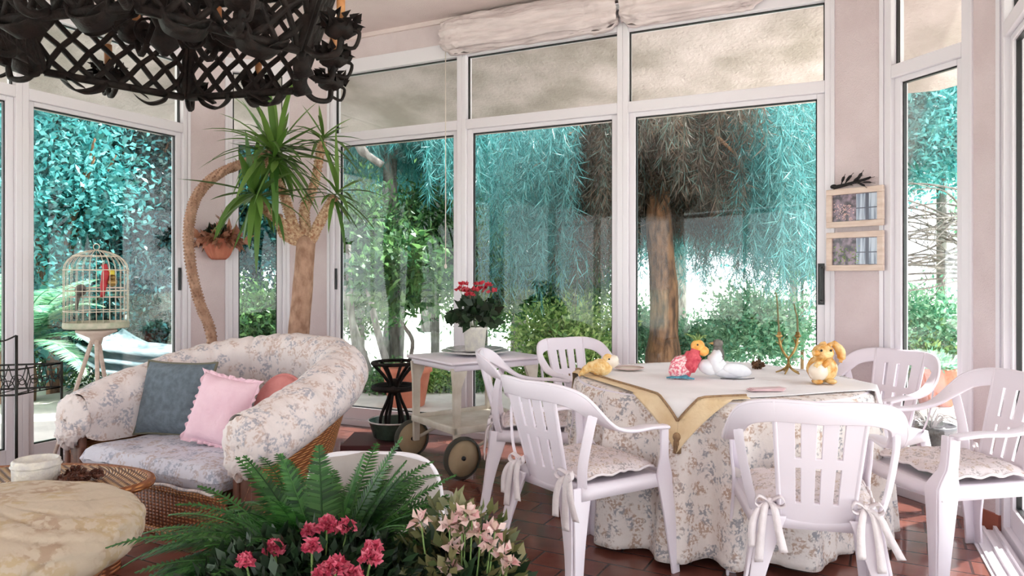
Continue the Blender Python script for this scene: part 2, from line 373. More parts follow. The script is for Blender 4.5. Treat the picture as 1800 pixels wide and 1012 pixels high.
def window(f, u0, u1, label, handle=None, fw=.04, sash=True, glass=True, door=False):
    wn[0] += 1
    mb = MB(); W0, W1 = -.09, .012
    f.box(mb, u0, u0+fw, 0, ZT1, W0, W1); f.box(mb, u1-fw, u1, 0, ZT1, W0, W1)
    f.box(mb, u0+fw, u1-fw, ZB0, ZB1, W0, W1); f.box(mb, u0+fw, u1-fw, ZT0, ZT1, W0, W1); f.box(mb, u0+fw, u1-fw, 0, .05, W0, W1)
    o = struct(mb.build('window_%d' % wn[0], 'frame_white', smooth=False, bevel=.004), label)
    a, b_ = u0+fw, u1-fw
    if sash:
        mb = MB(); s = .045
        f.box(mb, a, a+s, .05, ZB0, -.07, -.015); f.box(mb, b_-s, b_, .05, ZB0, -.07, -.015)
        f.box(mb, a+s, b_-s, .05, .15, -.07, -.015); f.box(mb, a+s, b_-s, ZB0-.03, ZB0, -.07, -.015)
        mb.build('sash', 'frame_white', o, smooth=False, bevel=.003)
        mb = MB(); g = .008  # black rubber gasket round the glass
        for (ua, ub, za, zb) in ((a+s, a+s+g, .15, ZB0-.03), (b_-s-g, b_-s, .15, ZB0-.03), (a+s, b_-s, .15, .158), (a+s, b_-s, ZB0-.038, ZB0-.03),
                                 (a, a+g, ZB1, ZT0), (b_-g, b_, ZB1, ZT0), (a, b_, ZB1, ZB1+g), (a, b_, ZT0-g, ZT0)):
            f.box(mb, ua, ub, za, zb, -.052, -.03)
        mb.build('gasket', 'black_plastic', o, smooth=False)
    if glass:
        mb = MB(); f.box(mb, a+.01, b_-.01, .1, ZB0-.005, -.045, -.041); mb.build('pane', 'glass', o, smooth=False)
        mb = MB(); f.box(mb, a, b_, ZB1, ZT0, -.045, -.041); mb.build('transom_pane', 'glass', o, smooth=False)
    if handle:
        hu, kind = handle
        mb = MB()
        if kind == 'slot': f.box(mb, hu-.011, hu+.011, 1.15, 1.33, -.02, -.006)
        else:
            p = lambda du, z, wi: Vector((*f.pt(hu+du, wi), z))
            mb.tube(cr([p(0, 1.11, -.01), p(0, 1.11, .045), p(0, 1.13, .055), p(0, 1.29, .055), p(0, 1.31, .045), p(0, 1.31, -.01)], 4), .013, 8)
            f.box(mb, hu-.025, hu+.025, 1.08, 1.34, -.018, -.010)
        mb.build('window_handle', 'black_plastic', o, smooth=False)
    return o
f0, f1, f2, f3, f4 = F[0], F[1], F[2], F[3], F[4]
u38 = f0.u(38); ul = f0.u(328)
window(f0, u38, ul, 'tall left window in front of the dense teal hedge', (ul-.055, 'slot'))
window(f0, u38-2.0, u38, 'glass door at the far left edge of the photo')
window(f0, .06, u38-2.0, 'nearest window of the left glass wall')
window(f1, f1.u(400), f1.u(505), 'narrow window behind the yucca')
cu = [f2.u(581), f2.u(812), f2.u(1095), f2.u(1462)]
window(f2, cu[0], cu[1], 'left bay of the centre glass wall', (cu[0]+.05, 'slot'))
window(f2, cu[1], cu[2], 'middle bay of the centre glass wall')
window(f2, cu[2], cu[3], 'right bay of the centre glass wall with black loop handle', (cu[3]-.055, 'loop'))
window(f3, f3.u(1556), f3.u(1708), 'narrow window right of the two framed pictures', fw=.05)
window(f4, .05, 1.5, 'sliding glass door at the right edge of the photo', fw=.06)
window(f4, 1.5, f4.L-.05, 'near pane of the right glass door')
for fi, n in ((5, 2), (6, 4), (7, 4)):
    f = F[fi]
    for k in range(n): window(f, .08+(f.L-.16)*k/n, .08+(f.L-.16)*(k+1)/n, 'glazing of the room behind the viewpoint', sash=False)
# corner pillars
def pillar(i, ua, ub, name):
    fa, fb = F[i-1], F[i]
    a, b_ = fa.pt(ua, .01), fb.pt(ub, .01)
    o = offs(.12)[i]
    mb = MB(); mb.prism([fa.pt(ua, .012), fb.pt(ub, .012), fb.pt(ub, -.12), o, fa.pt(ua, -.12)], 0, ZC-.0)
    ob = struct(mb.build(name, 'plaster', smooth=False), 'plastered corner pillar')
    n = Vector((-(b_-a).y, (b_-a).x)).normalized()
    if n.dot(CTR-a) < 0: n = -n
    mb = MB(); q = [a, b_, b_+n*.018, a+n*.018]; mb.prism(q, 0, .085)
    mb.build('baseboard', 'terracotta_trim', ob, smooth=False)
    mb = MB(); d = (b_-a).normalized()
    for s0, s1 in ((0, .022), ((b_-a).length-.022, (b_-a).length)): mb.prism([a+d*s0, a+d*s1, a+d*s1+n*.012, a+d*s0+n*.012], .085, ZT1)
    mb.build('cover_strip', 'frame_white', ob, smooth=False)
    return a, b_, n
pillar(1, f0.u(328), f1.u(400), 'pillar'); pA, pB, pN = pillar(3, f2.u(1462), f3.u(1556), 'pillar')
pillar(2, f1.u(505), f2.u(581), 'pillar'); pillar(4, f3.u(1708), .05, 'pillar')
pillar(5, F[4].L-.05, .08, 'pillar'); pillar(6, F[5].L-.08, .08, 'pillar'); pillar(7, F[6].L-.08, .08, 'pillar'); pillar(0, F[7].L-.08, .06, 'pillar')
# sliding track of the right door
mb = MB()
for k in range(3): f4.box(mb, .05, f4.L-.05, 0, .03-.006*k, .03+.05*k, .045+.05*k)
f4.box(mb, .05, f4.L-.05, 0, .008, .012, .16)
struct(mb.build('trim_2', 'frame_white', smooth=False), 'metal floor track of the sliding door')
# outside ground
mb = MB()
op = offs(.12); og = offs(3.2)
mb.add([(p.x, p.y, -.04) for p in op]+[(p.x, p.y, -.04) for p in og]+[(p.x, p.y, -.14) for p in og], [f for i in range(8) for j in [(i+1) % 8] for f in ((i, j, 8+j, 8+i), (8+i, 8+j, 16+j, 16+i))])
struct(mb.build('terrace', 'pale_paving', smooth=False), 'pale paved terrace outside the windows')
mb = MB(); mb.add([(-60, -60, -.15), (60, -60, -.15), (60, 80, -.15), (-60, 80, -.15)], [(0, 1, 2, 3)])
struct(mb.build('garden_ground', 'ground_pale', smooth=False), 'sunlit pale lawn of the garden')
# ---------------------------------------------------------------- plastic armchairs
def make_chair(label, mat='plastic'):
    t = thing('plastic_armchair', label, 'chair', group='white plastic armchairs around the dining table')
    # seat: local +y is the front
    mb = MB()
    def outline(s):  # half widths along depth
        return .215+.035*s
    def seat(u, v):
        y = -.21+.45*v; hw = (.205+.045*v)*(1-.0*u); x = (u*2-1)*hw
        z = .425-.018*math.cos((u*2-1)*PI/2)*math.sin(v*PI)-.012*max(0, v-.85)/.15
        return (x, y, z)
    mb.grid(seat, 15, 15)
    mb.build('seat', mat, t, world=False, solid=.006)
    mb = MB()  # skirt
    k = 10
    edge = [(-.205-.045*i/k, -.21+.45*i/k) for i in range(k+1)]+[(-.25+.5*i/k, .24+.02*math.sin(PI*i/k)) for i in range(1, k)]+[(.25-.045*i/k, .24-.45*i/k) for i in range(k+1)]
    edge = edge+[(.205-.41*i/k, -.21) for i in range(1, k)]
    n = len(edge)
    def dz(i):
        x, y = edge[i]; return .055+.0*x
    vs = [(x, y, .428) for x, y in edge]+[(x*1.03, y*1.03, .428-dz(i)) for i, (x, y) in enumerate(edge)]
    mb.add(vs, [(i, (i+1) % n, n+(i+1) % n, n+i) for i in range(n)])
    mb.build('seat_rim', mat, t, world=False, solid=.007)
    # back panel with two rows of slots
    mb = MB()
    zs = [.435, .47, .60, .635, .765, .80]; cols = [-.115, -.075, -.055, -.01-.0, .01, .055, .075, .115]
    def bp(x, z):
        q = (z-.42)/.4; return (x*(1+.25*q), -.205-.105*q-.012*math.cos(x*8), z)
    xs = [-.118, -.066, -.050, -.008, .008, .050, .066, .118]
    zz = [.395, .47, .60, .635, .76, .835]
    for i in range(7):
        for j in range(5):
            if i in (1, 3, 5) and j in (1, 3): continue
            nz = 3
            for q in range(nz):
                z0 = zz[j]+(zz[j+1]-zz[j])*q/nz; z1 = zz[j]+(zz[j+1]-zz[j])*(q+1)/nz
                mb.add([bp(xs[i], z0), bp(xs[i+1], z0), bp(xs[i+1], z1), bp(xs[i], z1)], [(0, 1, 2, 3)])
    key = {}; nv_ = []; mp_ = []
    for p in mb.v:
        k_ = tuple(round(q, 5) for q in p)
        if k_ not in key: key[k_] = len(nv_); nv_.append(p)
        mp_.append(key[k_])
    mb.v = nv_; mb.f = [tuple(mp_[i] for i in f) for f in mb.f]
    o = mb.build('backrest', mat, t, world=False, solid=.012, smooth=False, bevel=.002)
    # ribs bounding panel
    mb = MB()
    for sx in (-1, 1): mb.tube([bp(sx*.118, .395+.44*k/8) for k in range(9)], .010, 6)
    mb.build('back_rib', mat, t, world=False)
    # top rail and arms in one ribbon
    half = [(-.262, .205, .625), (-.268, .10, .637), (-.275, -.02, .640), (-.272, -.12, .665), (-.262, -.20, .725), (-.235, -.262, .782), (-.17, -.305, .812), (-.08, -.325, .822), (0, -.33, .825)]
    full = half+[(-x, y, z) for x, y, z in half[-2::-1]]
    pts = cr(full, 5); kk = len(pts)-1; wv, nv = [], []
    for i, p in enumerate(pts):
        s = i/kk*2-1; a = abs(s)  # 1 at arm ends, 0 at top
        tw = min(1, max(0, (a-.28)/.42)); tw = tw*tw*(3-2*tw)   # 1 = flat arm
        tan = (pts[min(i+1, kk)]-pts[max(i-1, 0)]).normalized()
        vert = Vector((0, -.25, 1)).normalized(); outw = Vector((math.copysign(1, s), 0, 0))
        wd = (vert*(1-tw)+outw*tw); wd = (wd-tan*wd.dot(tan)).normalized(); nn = tan.cross(wd).normalized()
        hw = .037*(1-tw)+.027*tw
        if a > .93: hw *= .92
        wv.append(wd*hw); nv.append(nn*.008)
    # drop centre of the top band so its top edge stays at the rail height
    pts = [p-Vector((0, 0, .030*(1-min(1, abs(i/kk*2-1)/.6)))) for i, p in enumerate(pts)]
    mb = MB(); mb.sweepbox(pts, wv, nv); mb.build('top_rail', mat, t, world=False, bevel=.005)
    # rolled lip of rail
    mb = MB(); lip = [p+w_ for p, w_ in zip(pts, wv)]
    mb.tube(lip, .008, 6); mb.build('rail_lip', mat, t, world=False)
    # legs: L section, flared
    for sx in (-1, 1):
        mb = MB(); c = cr([(sx*.266, .200, .630), (sx*.262, .205, .52), (sx*.252, .215, .42), (sx*.262, .235, .25), (sx*.275, .262, 0)], 4)
        n_ = len(c)-1; pw = []
        for i, p in enumerate(c):
            z = p.z; wdt = .023 if z > .5 else (.023+.022*(.5-z)/.08 if z > .42 else .022+.023*(z/.42)**1.3)
            pw.append(wdt)
        th = .006
        mb.sweepbox([p+Vector((0, -w_*.0, 0)) for p, w_ in zip(c, pw)], [Vector((0, w_, 0)) for w_ in pw], [Vector((th, 0, 0))]*len(c))
        mb.sweepbox([p+Vector((-sx*w_*.8, w_, 0)) for p, w_ in zip(c, pw)], [Vector((w_*.8, 0, 0)) for w_ in pw], [Vector((0, th, 0))]*len(c))
        mb.build('leg', mat, t, world=False, bevel=.003)
        mb = MB(); c = cr([(sx*.185, -.20, .425), (sx*.195, -.215, .36), (sx*.222, -.25, .20), (sx*.25, -.285, 0)], 5)
        pw = [.022+.030*max(0, min(1, (p.z-.1)/.33))**1.5 for p in c]
        mb.sweepbox([p+Vector((sx*.012, 0, 0)) for p in c], [Vector((0, w_, 0)) for w_ in pw], [Vector((th, 0, 0))]*len(c))
        mb.sweepbox([p+Vector((-sx*w_*.75, -w_, 0)) for p, w_ in zip(c, pw)], [Vector((w_*.9, 0, 0)) for w_ in pw], [Vector((0, th, 0))]*len(c))
        mb.build('leg', mat, t, world=False, bevel=.003)
        # upright joining seat rear and rail
        mb = MB(); c = cr([(sx*.20, -.205, .42), (sx*.225, -.225, .52), (sx*.252, -.215, .66), (sx*.258, -.20, .72)], 4)
        mb.sweepbox(c, [Vector((sx*.012, .016, 0))]*len(c), [Vector((.005, -.004, 0))]*len(c)); mb.build('upright', mat, t, world=False, bevel=.003)
    return t
def make_cushion(label, mat='chair_floral', bows=True):
    t = thing('seat_cushion', label, 'cushion', group='tie-on cushions on the plastic armchairs')
    mb = MB()
    def f(u, v, top=1):
        x = u*2-1; y = v*2-1
        e = max(0, 1-abs(x)**5)*max(0, 1-abs(y)**5); th = .030*e**.45
        wr = .004*math.sin(23*x+5*y)+.004*math.sin(17*y-9*x)
        sx = .2+.03*(y+1)/2; px = x*sx*(1-.05*y*y); py = y*.2*(1-.05*x*x)+.01
        return (px, py, .458+top*th*(1.0 if top > 0 else .35)+wr*e-.012*(abs(x*y)**4))
    mb.grid(lambda u, v: f(u, v, 1), 22, 22); mb.grid(lambda u, v: f(u, v, -1), 22, 22)
    mb.build('pad', mat, t, world=False)
    mb = MB(); ring = []
    for i in range(60):
        a = 2*PI*i/60; c, s_ = math.cos(a), math.sin(a); m_ = max(abs(c), abs(s_)); x, y = c/m_, s_/m_
        q = f((x*.99+1)/2, (y*.99+1)/2, 0); ring.append((q[0]*1.02, q[1]*1.02, q[2]+.006*math.sin(i*1.3)))
    mb.tube(ring+[ring[0]], .006, 6, cap=False); mb.build('ruffle', 'ribbon', t, world=False)
    if bows:
        for sx in (-1, 1):
            mb = MB(); b0 = Vector((sx*.155, -.235, .47))
            for k, (dx, dz, l) in enumerate(((.03, .0, .2), (-.025, .01, .16), (.06, .0, .15))):
                pts = cr([b0, b0+Vector((sx*dx*.6, -.03, -.02)), b0+Vector((sx*dx, -.045, -.5*l)), b0+Vector((sx*dx*1.3+.01*k, -.05, -l))], 5)
                mb.sweepbox(pts, [Vector((.011+.004*i/len(pts), .004, 0)) for i in range(len(pts))], [Vector((0, .0012, 0))]*len(pts))
            for q in (-1, 1):
                lp = cr([b0, b0+Vector((q*.035, -.02, .022)), b0+Vector((q*.05, -.025, 0)), b0+Vector((q*.03, -.02, -.014)), b0], 5)
                mb.sweepbox(lp, [Vector((0, .009, .003))]*len(lp), [Vector((0, 0, .0012))]*len(lp))
            mb.ell(b0, (.014, .012, .012), 5)
            mb.build('ribbon_bow', 'ribbon', t, world=False)
    return t
def face(dx, dy): return math.atan2(dy, dx)-PI/2
chB = make_chair('white plastic armchair left of the table, its slotted back turned to us')
chairs = {}
spots = {
 'B': ((.32, 3.08), face(.80, .60)),
 'C': ((1.11, 2.68), face(.25, .968)),
 'D': ((1.90, 3.06), face(-1, -.10)),
 'F': ((1.93, 3.90), face(-.88, -.47)),
 'E': ((.52, 4.60), face(.5, -.87)),
 'A': ((.14, 4.02), face(.98, -.02)),
}
LB = {'C': 'white plastic armchair seen squarely from behind in front of the round table',
      'D': 'white plastic armchair at the far right beside the sliding glass door',
      'F': 'white plastic armchair behind the ceramic rabbit, at the corner pillar with the pictures',
      'E': 'white plastic armchair against the glass wall behind the table, left of the conifer trunk',
      'A': 'white plastic armchair beside the serving trolley, partly behind another armchair'}
(x, y), a = spots['B']; chB.location = (x, y, 0); chB.rotation_euler = (0, 0, a); chairs['B'] = chB
for k in 'CDFEA':
    (x, y), a = spots[k]; chairs[k] = dup(chB, (x, y, 0), a, LB[k])
cuB = make_cushion('thin floral seat pad tied to the armchair left of the table')
cuB.location = chB.location; cuB.rotation_euler = chB.rotation_euler
for k, lb in (('C', 'floral seat pad with big white bows on the armchair seen from behind'), ('D', 'crumpled floral seat pad on the armchair beside the sliding door'),
              ('A', 'straw-coloured floral seat pad on the armchair beside the trolley')):
    (x, y), a = spots[k]; dup(cuB, (x, y, 0), a, lb)

# ---------------------------------------------------------------- round table and cloths
TC = Vector((1.08, 3.76)); TR = .73; TZ = .715
t = thing('round_table', 'round dining table hidden under the long floral cloth', 'table', (TC.x, TC.y, 0))
mb = MB(); mb.lathe([(TR, TZ-.03), (TR, TZ)], 64); mb.build('tabletop', 'plastic', t, world=False)
mb = MB(); mb.lathe([(.22, 0), (.22, .03), (.05, .06), (.05, TZ-.03)], 20); mb.build('pedestal', 'plastic', t, world=False)
mb = MB(); NF = 26
def cloth(u, v):
    a = 2*PI*u
    if v < .25: r = (TR+.006)*v/.25; return (TC.x+r*math.cos(a), TC.y+r*math.sin(a), TZ+.003)
    q = (v-.25)/.75; drop = q*(TZ-.03)
    amp = .058*min(1, q*1.5)**.9
    ph = a*15+1.7*math.sin(a*3+.4)+1.1*math.sin(a*5+2)
    wv_ = math.cos(ph); fl = (abs(wv_)**.7)*math.copysign(1, wv_)
    r = TR+.012+.05*q+amp*fl+.012*q*math.sin(31*a)
    return (TC.x+r*math.cos(a), TC.y+r*math.sin(a), TZ+.003-drop+.012*math.sin(3*a)*q)
mb.grid(cloth, 420, 34, closeu=True)
tag(mb.build('tablecloth', 'cloth_floral', solid=.003), 'long floral cloth falling in folds to the floor round the table', 'tablecloth')
# square overlay
ca = math.atan2(3.04-TC.y, .70-TC.x); H = .86
S = H/math.sqrt(2)
def over(a_, b_):
    q = Vector((a_, b_)); q = Matrix.Rotation(ca-PI/4, 2) @ q; r = q.length
    if r < TR+.02: return Vector((TC.x+q.x, TC.y+q.y, TZ+.012+.002*math.sin(9*a_+7*b_)))
    e = r-(TR+.02); d = q/r; ang = math.atan2(q.y, q.x)
    rr_ = TR+.03+.22*e+.016*math.cos(ang*16)*min(1, e*8)
    return Vector((TC.x+d.x*rr_, TC.y+d.y*rr_, TZ+.012-e*1.28+0.0))
t = thing('table_overlay', 'cream square top cloth with a gold fringed corner hanging at the front of the table', 'tablecloth', (TC.x, TC.y, 0))
mb = MB(); n = 61; mb.grid(lambda u, v: over((u*2-1)*S, (v*2-1)*S), n, n); mb.build('cloth', 'cream_cloth', t, solid=.002)
# gold outer border, lies over the edge of the cream cloth
mb = MB(); S2 = S*.955; HS = S+.052
def border(side):
    def f(u, v):
        s_ = (u*2-1); inn = S2+(HS-S2)*v
        x = s_*inn; y = -inn
        q = Matrix.Rotation(side*PI/2, 2) @ Vector((x, y)); p = over(q.x, q.y); p2 = Vector((p.x-TC.x, p.y-TC.y)).normalized()*.004
        return (p.x+p2.x, p.y+p2.y, p.z+.004)
    return f
mb.grid(border(1), 81, 12); bf = border(2); mb.grid(lambda u, v: bf(u*.30, v), 41, 12)
mb.build('gold_border', 'gold_cloth', t, solid=.0015)
mb = MB()
for side in (1, 2):
    pts = []
    for i in (range(41) if side == 1 else range(13)):
        q = Matrix.Rotation(side*PI/2, 2) @ Vector(((i/20-1)*S2*1.01, -S2*1.01)); p = over(q.x, q.y); d = Vector((p.x-TC.x, p.y-TC.y, 0)).normalized(); pts.append(p+d*.008+Vector((0, 0, .008)))
    mb.tube(pts, .006, 6)
q = over(S2, S2); d = Vector((q.x-TC.x, q.y-TC.y, 0)).normalized()
mb.build('braid', 'gold_braid', t)
# find tip corner direction: it is at angle ca
tip = Vector((TC.x+math.cos(ca)*(TR+.06), TC.y+math.sin(ca)*(TR+.06)))
mb = MB(); tp = Vector((tip.x, tip.y, TZ-.17))
for k in range(14):
    a = 2*PI*k/14; c = tp+Vector((math.cos(a)*.014, math.sin(a)*.014, 0)); mb.tube(cr([tp+Vector((0, 0, .03)), c, c+Vector((0, 0, -.05))], 3), .003, 4)
mb.ell(tp+Vector((0, 0, .02)), (.02, .02, .02), 6); mb.build('tassel', 'gold_braid', t)

# ---------------------------------------------------------------- things on the table
Z = TZ+.016
def onT(px, py):  # point on the table top seen at a pixel
    D = (EYE-Z)*FPX/(py-HOR); return Vector(((px-900)/FPX*D, D, Z))
# amber ceramic rabbit
p = onT(1441, 672)
t = thing('ceramic_rabbit', 'amber glazed rabbit figurine holding a pale egg at the right of the table', 'figurine', p)
mb = MB(); nd = lambda v: 1+.05*noise.noise(v*5)
mb.ell((0.01, 0, .062), (.066, .06, .062), 12, disp=nd); mb.ell((.012, -.005, .13), (.047, .043, .042), 10, disp=nd)
for sx in (-1, 1): mb.ell((sx*.03+.0, -.045, .012), (.022, .035, .013), 6)
mb.ell((-.035, -.042, .135), (.018, .016, .014), 6)
mb.build('body', 'amber_ceramic', t, world=False)
for sx in (-.03, .05):
    mb = MB(); mb.tube(cr([(sx*.4+.015, 0, .162), (sx*.6+.03, .0, .17), (sx*.8+.045, -.008, .145), (sx*.8+.05, -.012, .115), (sx*.8+.045, -.012, .09)], 4), [.010, .017, .020, .018, .008], 8); mb.build('ear', 'amber_ceramic', t, world=False)
for q in ((-.03, -.03), (.005, -.05)):
    mb = MB(); mb.tube([(.03+q[0]*.5, -.03, .105), (q[0]-.005, -.062, .09), (q[0]-.02, -.07, .078)], [.014, .012, .010], 8); mb.build('paw', 'amber_ceramic', t, world=False)
mb = MB(); mb.ell((-.028, -.05, .055), (.042, .03, .042), 10); mb.build('egg', 'cream_ceramic', t, world=False)
for q in ((-.012, -.045, .146), (.03, -.045, .146)):
    mb = MB(); mb.ell(q, (.0055, .004, .0055), 5); mb.build('eye', 'black_plastic', t, world=False)
t.scale = (1.12, 1.12, 1.12)
# hen figurine left
p = onT(1057, 660)
t = thing('hen_figurine', 'small gold and cream hen figurine at the left edge of the table', 'figurine', p)
mb = MB(); mb.ell((.0, 0, .045), (.06, .045, .045), 10, disp=lambda v: 1+.12*noise.noise(v*7)); mb.ell((.035, 0, .085), (.03, .026, .032), 8)
mb.tube(cr([(-.03, 0, .05), (-.07, 0, .04), (-.10, 0, .015), (-.12, 0, -.0)], 4), [.03, .022, .016, .008], 8); mb.build('body', 'gold_yarn', t, world=False)
mb = MB(); mb.ell((.052, -.0, .075), (.04, .03, .035), 8, disp=lambda v: 1+.25*noise.noise(v*9)); mb.build('wing', 'cream_ceramic', t, world=False)
mb = MB(); mb.ell((.038, -.026, .09), (.005, .004, .005), 5); mb.build('eye', 'black_plastic', t, world=False)
mb = MB(); mb.lathe([(.011, 0), (0.001, .02)], 6, c=(.062, -.01, .085), m=Matrix.Rotation(PI/2, 4, 'Y')); mb.build('beak', 'orange_toy', t, world=False)
# knitted parrot
p = onT(1208, 664)
t = thing('knitted_parrot', 'red and pink knitted parrot with an orange head lying against the white dove', 'toy bird', p)
mb = MB(); mb.tube(cr([(-.02, 0, .02), (.0, 0, .06), (.03, 0, .11), (.05, .0, .15)], 5), [.035, .05, .045, .028], 12); mb.build('body', 'red_toy', t, world=False)
mb = MB(); mb.ell((-.045, -.02, .055), (.055, .03, .065), 10, m=Matrix.Rotation(.6, 4, 'Y'), disp=lambda v: 1+.3*noise.noise(v*8)); mb.build('wing', 'pink_toy', t, world=False)
mb = MB(); mb.ell((.055, 0, .165), (.036, .034, .034), 9); mb.ell((.082, -.01, .14), (.028, .025, .026), 8); mb.build('head', 'orange_toy', t, world=False)
mb = MB()
for k in range(9): mb.tube(cr([(.05, 0, .19), (.05+.03*math.cos(k*1.4), .02*math.sin(k*1.4), .215), (.045+.055*math.cos(k*1.4), .03*math.sin(k*2.1), .22+.01*math.sin(k))], 3), [.006, .003], 5)
mb.build('crest', 'green_toy', t, world=False)
mb = MB()
for k in range(12): mb.tube([(-.02, -.01, .02), (-.075+.006*k, -.03-.004*k, .01), (-.115+.012*k, -.035-.004*k, .006)], [.008, .004], 5)
mb.build('tail', 'teal_toy', t, world=False)
mb = MB(); mb.ell((.045, -.034, .175), (.005, .004, .005), 5); mb.build('eye', 'black_plastic', t, world=False)
# second striped bird behind
p = onT(1262, 650)
t = thing('striped_bird', 'small dark striped bird peeping over the back of the white dove', 'toy bird', p)
mb = MB(); mb.ell((0, 0, .075), (.035, .03, .075), 8); mb.ell((0.0, 0, .15), (.03, .026, .024), 8); mb.build('body', 'bark_grey', t, world=False)
mb = MB(); mb.lathe([(.012, 0), (0.001, .035)], 6, c=(-.02, 0, .15), m=Matrix.Rotation(-PI/2, 4, 'Y')); mb.build('beak', 'bronze', t, world=False)
# white dove / swan shaped tureen
p = onT(1275, 664)
t = thing('white_dove', 'white ceramic dove figurine lying in the middle of the table', 'figurine', p)
mb = MB(); mb.ell((.03, 0, .038), (.095, .05, .04), 12, disp=lambda v: 1+.05*noise.noise(v*4)); mb.tube(cr([(-.03, 0, .05), (-.055, 0, .085), (-.04, 0, .12), (-.025, 0, .13)], 5), [.045, .04, .032, .02], 10)
mb.ell((-.085, 0, .055), (.06, .03, .04), 8, m=Matrix.Rotation(.3, 4, 'Y'))
mb.build('body', 'white_ceramic', t, world=False)
mb = MB(); mb.ell((.05, -.04, .045), (.075, .015, .032), 9, m=Matrix.Rotation(.2, 4, 'Y')); mb.build('wing', 'white_ceramic', t, world=False)
mb = MB(); mb.tube([(-.04, -.05, .004), (.02, -.07, .003), (.09, -.06, .003), (.14, -.03, .003)], .002, 5); mb.build('wire_foot', 'iron', t, world=False)
# small brown pine cone bird behind
p = onT(1332, 648)
t = thing('pine_cone', 'brown pine cone behind the tail of the white dove', 'pine cone', p)
mb = MB(); mb.ell((0, 0, .02), (.03, .02, .018), 7); 
c = []; d = []
for k in range(90):
    a = random.random()*2*PI; b_ = random.uniform(-1.3, 1.3); v = Vector((math.sin(b_), math.cos(b_)*math.cos(a), math.cos(b_)*math.sin(a))); c.append((v.x*.028, v.y*.018, .022+v.z*.016)); d.append((v.x+.6, v.y, v.z))
mb.leaves(np.array(c), np.array(d), .016, .012); mb.build('scales', 'bark_brown', t, world=False)
# bronze candelabra like driftwood
p = onT(1386, 656)
t = thing('branch_candlestick', 'gilded branch-shaped two-armed candlestick on the table left of the rabbit', 'candlestick', p)
mb = MB()
for k in range(5):
    a = 2*PI*k/5+.3; mb.tube(cr([(0, 0, .05), (.025*math.cos(a), .025*math.sin(a), .022), (.065*math.cos(a), .065*math.sin(a), .004)], 4), [.008, .004], 6)
mb.tube([(0, 0, .035), (0, 0, .085)], [.008, .006], 8); mb.build('base', 'bronze', t, world=False)
for sx, top, r_ in ((-1, .40, 1), (1, .34, 1)):
    mb = MB(); mb.tube(cr([(0, 0, .08), (sx*.03, 0, .12), (sx*.045, 0, .16), (sx*.05, 0, .2)], 5), [.006, .008], 8)
    mb.lathe([(.006, .19), (.02, .205), (.012, .21), (.010, .225)], 10, c=(sx*.05, 0, 0))
    for q in range(4): mb.tube([(sx*.04, 0, .15+.01*q), (sx*(.04+.03*math.cos(q*2)), .02*math.sin(q*3), .175+.012*q)], [.004, .001], 5)
    mb.build('arm', 'bronze', t, world=False)
    mb = MB(); mb.tube(cr([(sx*.05, 0, .21), (sx*.052-.004, 0, .3), (sx*.05-.012, 0, top), (sx*.05-.02, 0, top+.04)], 4), [.006, .0035], 8); mb.build('taper', 'leaf_olive', t, world=False)
# pink plastic peg on the table
p = onT(1348, 686)
t = thing('paper_napkins', 'small stack of folded pale pink paper napkins near the front of the table', 'napkin', p, .1)
for k in range(3):
    mb = MB(); mb.box(-.085+.006*k, .07+.008*k, -.025, .03, .004*k, .004*k+.0035, m=Rz(.12*k-.1)); mb.build('napkin', 'pink_plastic', t, world=False, smooth=False)
p = onT(1105, 650)
t = thing('side_plate', 'pale pink rimmed plate near the back left of the table', 'plate', p)
mb = MB(); mb.lathe([(.04, 0), (.055, .003), (.085, .012), (.086, .014), (.055, .006), (.001, .004)], 32); mb.build('dish', 'cream_ceramic', t, world=False)
mb = MB(); mb.tube([(.085*math.cos(2*PI*k/32), .085*math.sin(2*PI*k/32), .014) for k in range(33)], .002, 5, cap=False); mb.build('rim', 'pink_plastic', t, world=False)

# ---------------------------------------------------------------- wicker love seat
SO = Vector((-1.78, 3.52, 0)); su = Vector((.887, -.462, 0)); sv = Vector((.462, .887, 0))
ang = math.atan2(su.y, su.x)
sofa = thing('wicker_sofa', 'rounded wicker love seat with a gathered floral cover and padded rim', 'sofa', SO, ang)
def path(t):  # t -1..1 ; plan of inner edge
    a = (t+1)/2*PI; c, s_ = math.cos(a), math.sin(a); e = 2/2.7
    return Vector((-.53*math.copysign(abs(c)**e, c), .90*abs(s_)**e, 0))
NPATH = 240
pp = [path(-1+2*i/NPATH) for i in range(NPATH+1)]
# resample by arc length
cum = [0]
for i in range(NPATH): cum.append(cum[-1]+(pp[i+1]-pp[i]).length)
def at(s_):
    d = s_*cum[-1]
    for i in range(NPATH):
        if cum[i+1] >= d-1e-9:
            f = (d-cum[i])/(cum[i+1]-cum[i]+1e-12); p = pp[i].lerp(pp[i+1], f); tn = (pp[min(i+2, NPATH)]-pp[max(i-1, 0)]).normalized(); return p, Vector((-tn.y, tn.x, 0))
def zr(s_): q = math.sin(PI*min(1, max(0, s_)))**1.15; return .60+.265*q
SEAT = .36
def ridge(s_, k=1):
    g = math.exp(-((s_-.5)/.22)**2)*.7+.3
    return g*(.0065*math.sin(s_*2*PI*16+2.5*math.sin(s_*17))+.004*math.sin(s_*2*PI*37+3*math.sin(s_*11)))+.006*noise.noise(Vector((s_*14, 2, 0)))-sum(.020*math.exp(-((s_-q)/.0055)**2) for q in (.30, .385, .44, .50, .565, .63, .70))
prof = [(.02, -.30), (.015, -.22), (.0, -.14), (-.005, -.07), (.02, -.01), (.075, .03), (.145, .035), (.215, .01), (.265, -.05), (.285, -.12), (.27, -.18), (.225, -.23), (.17, -.245)]
pr = cr([(a, b_, 0) for a, b_ in prof], 3)
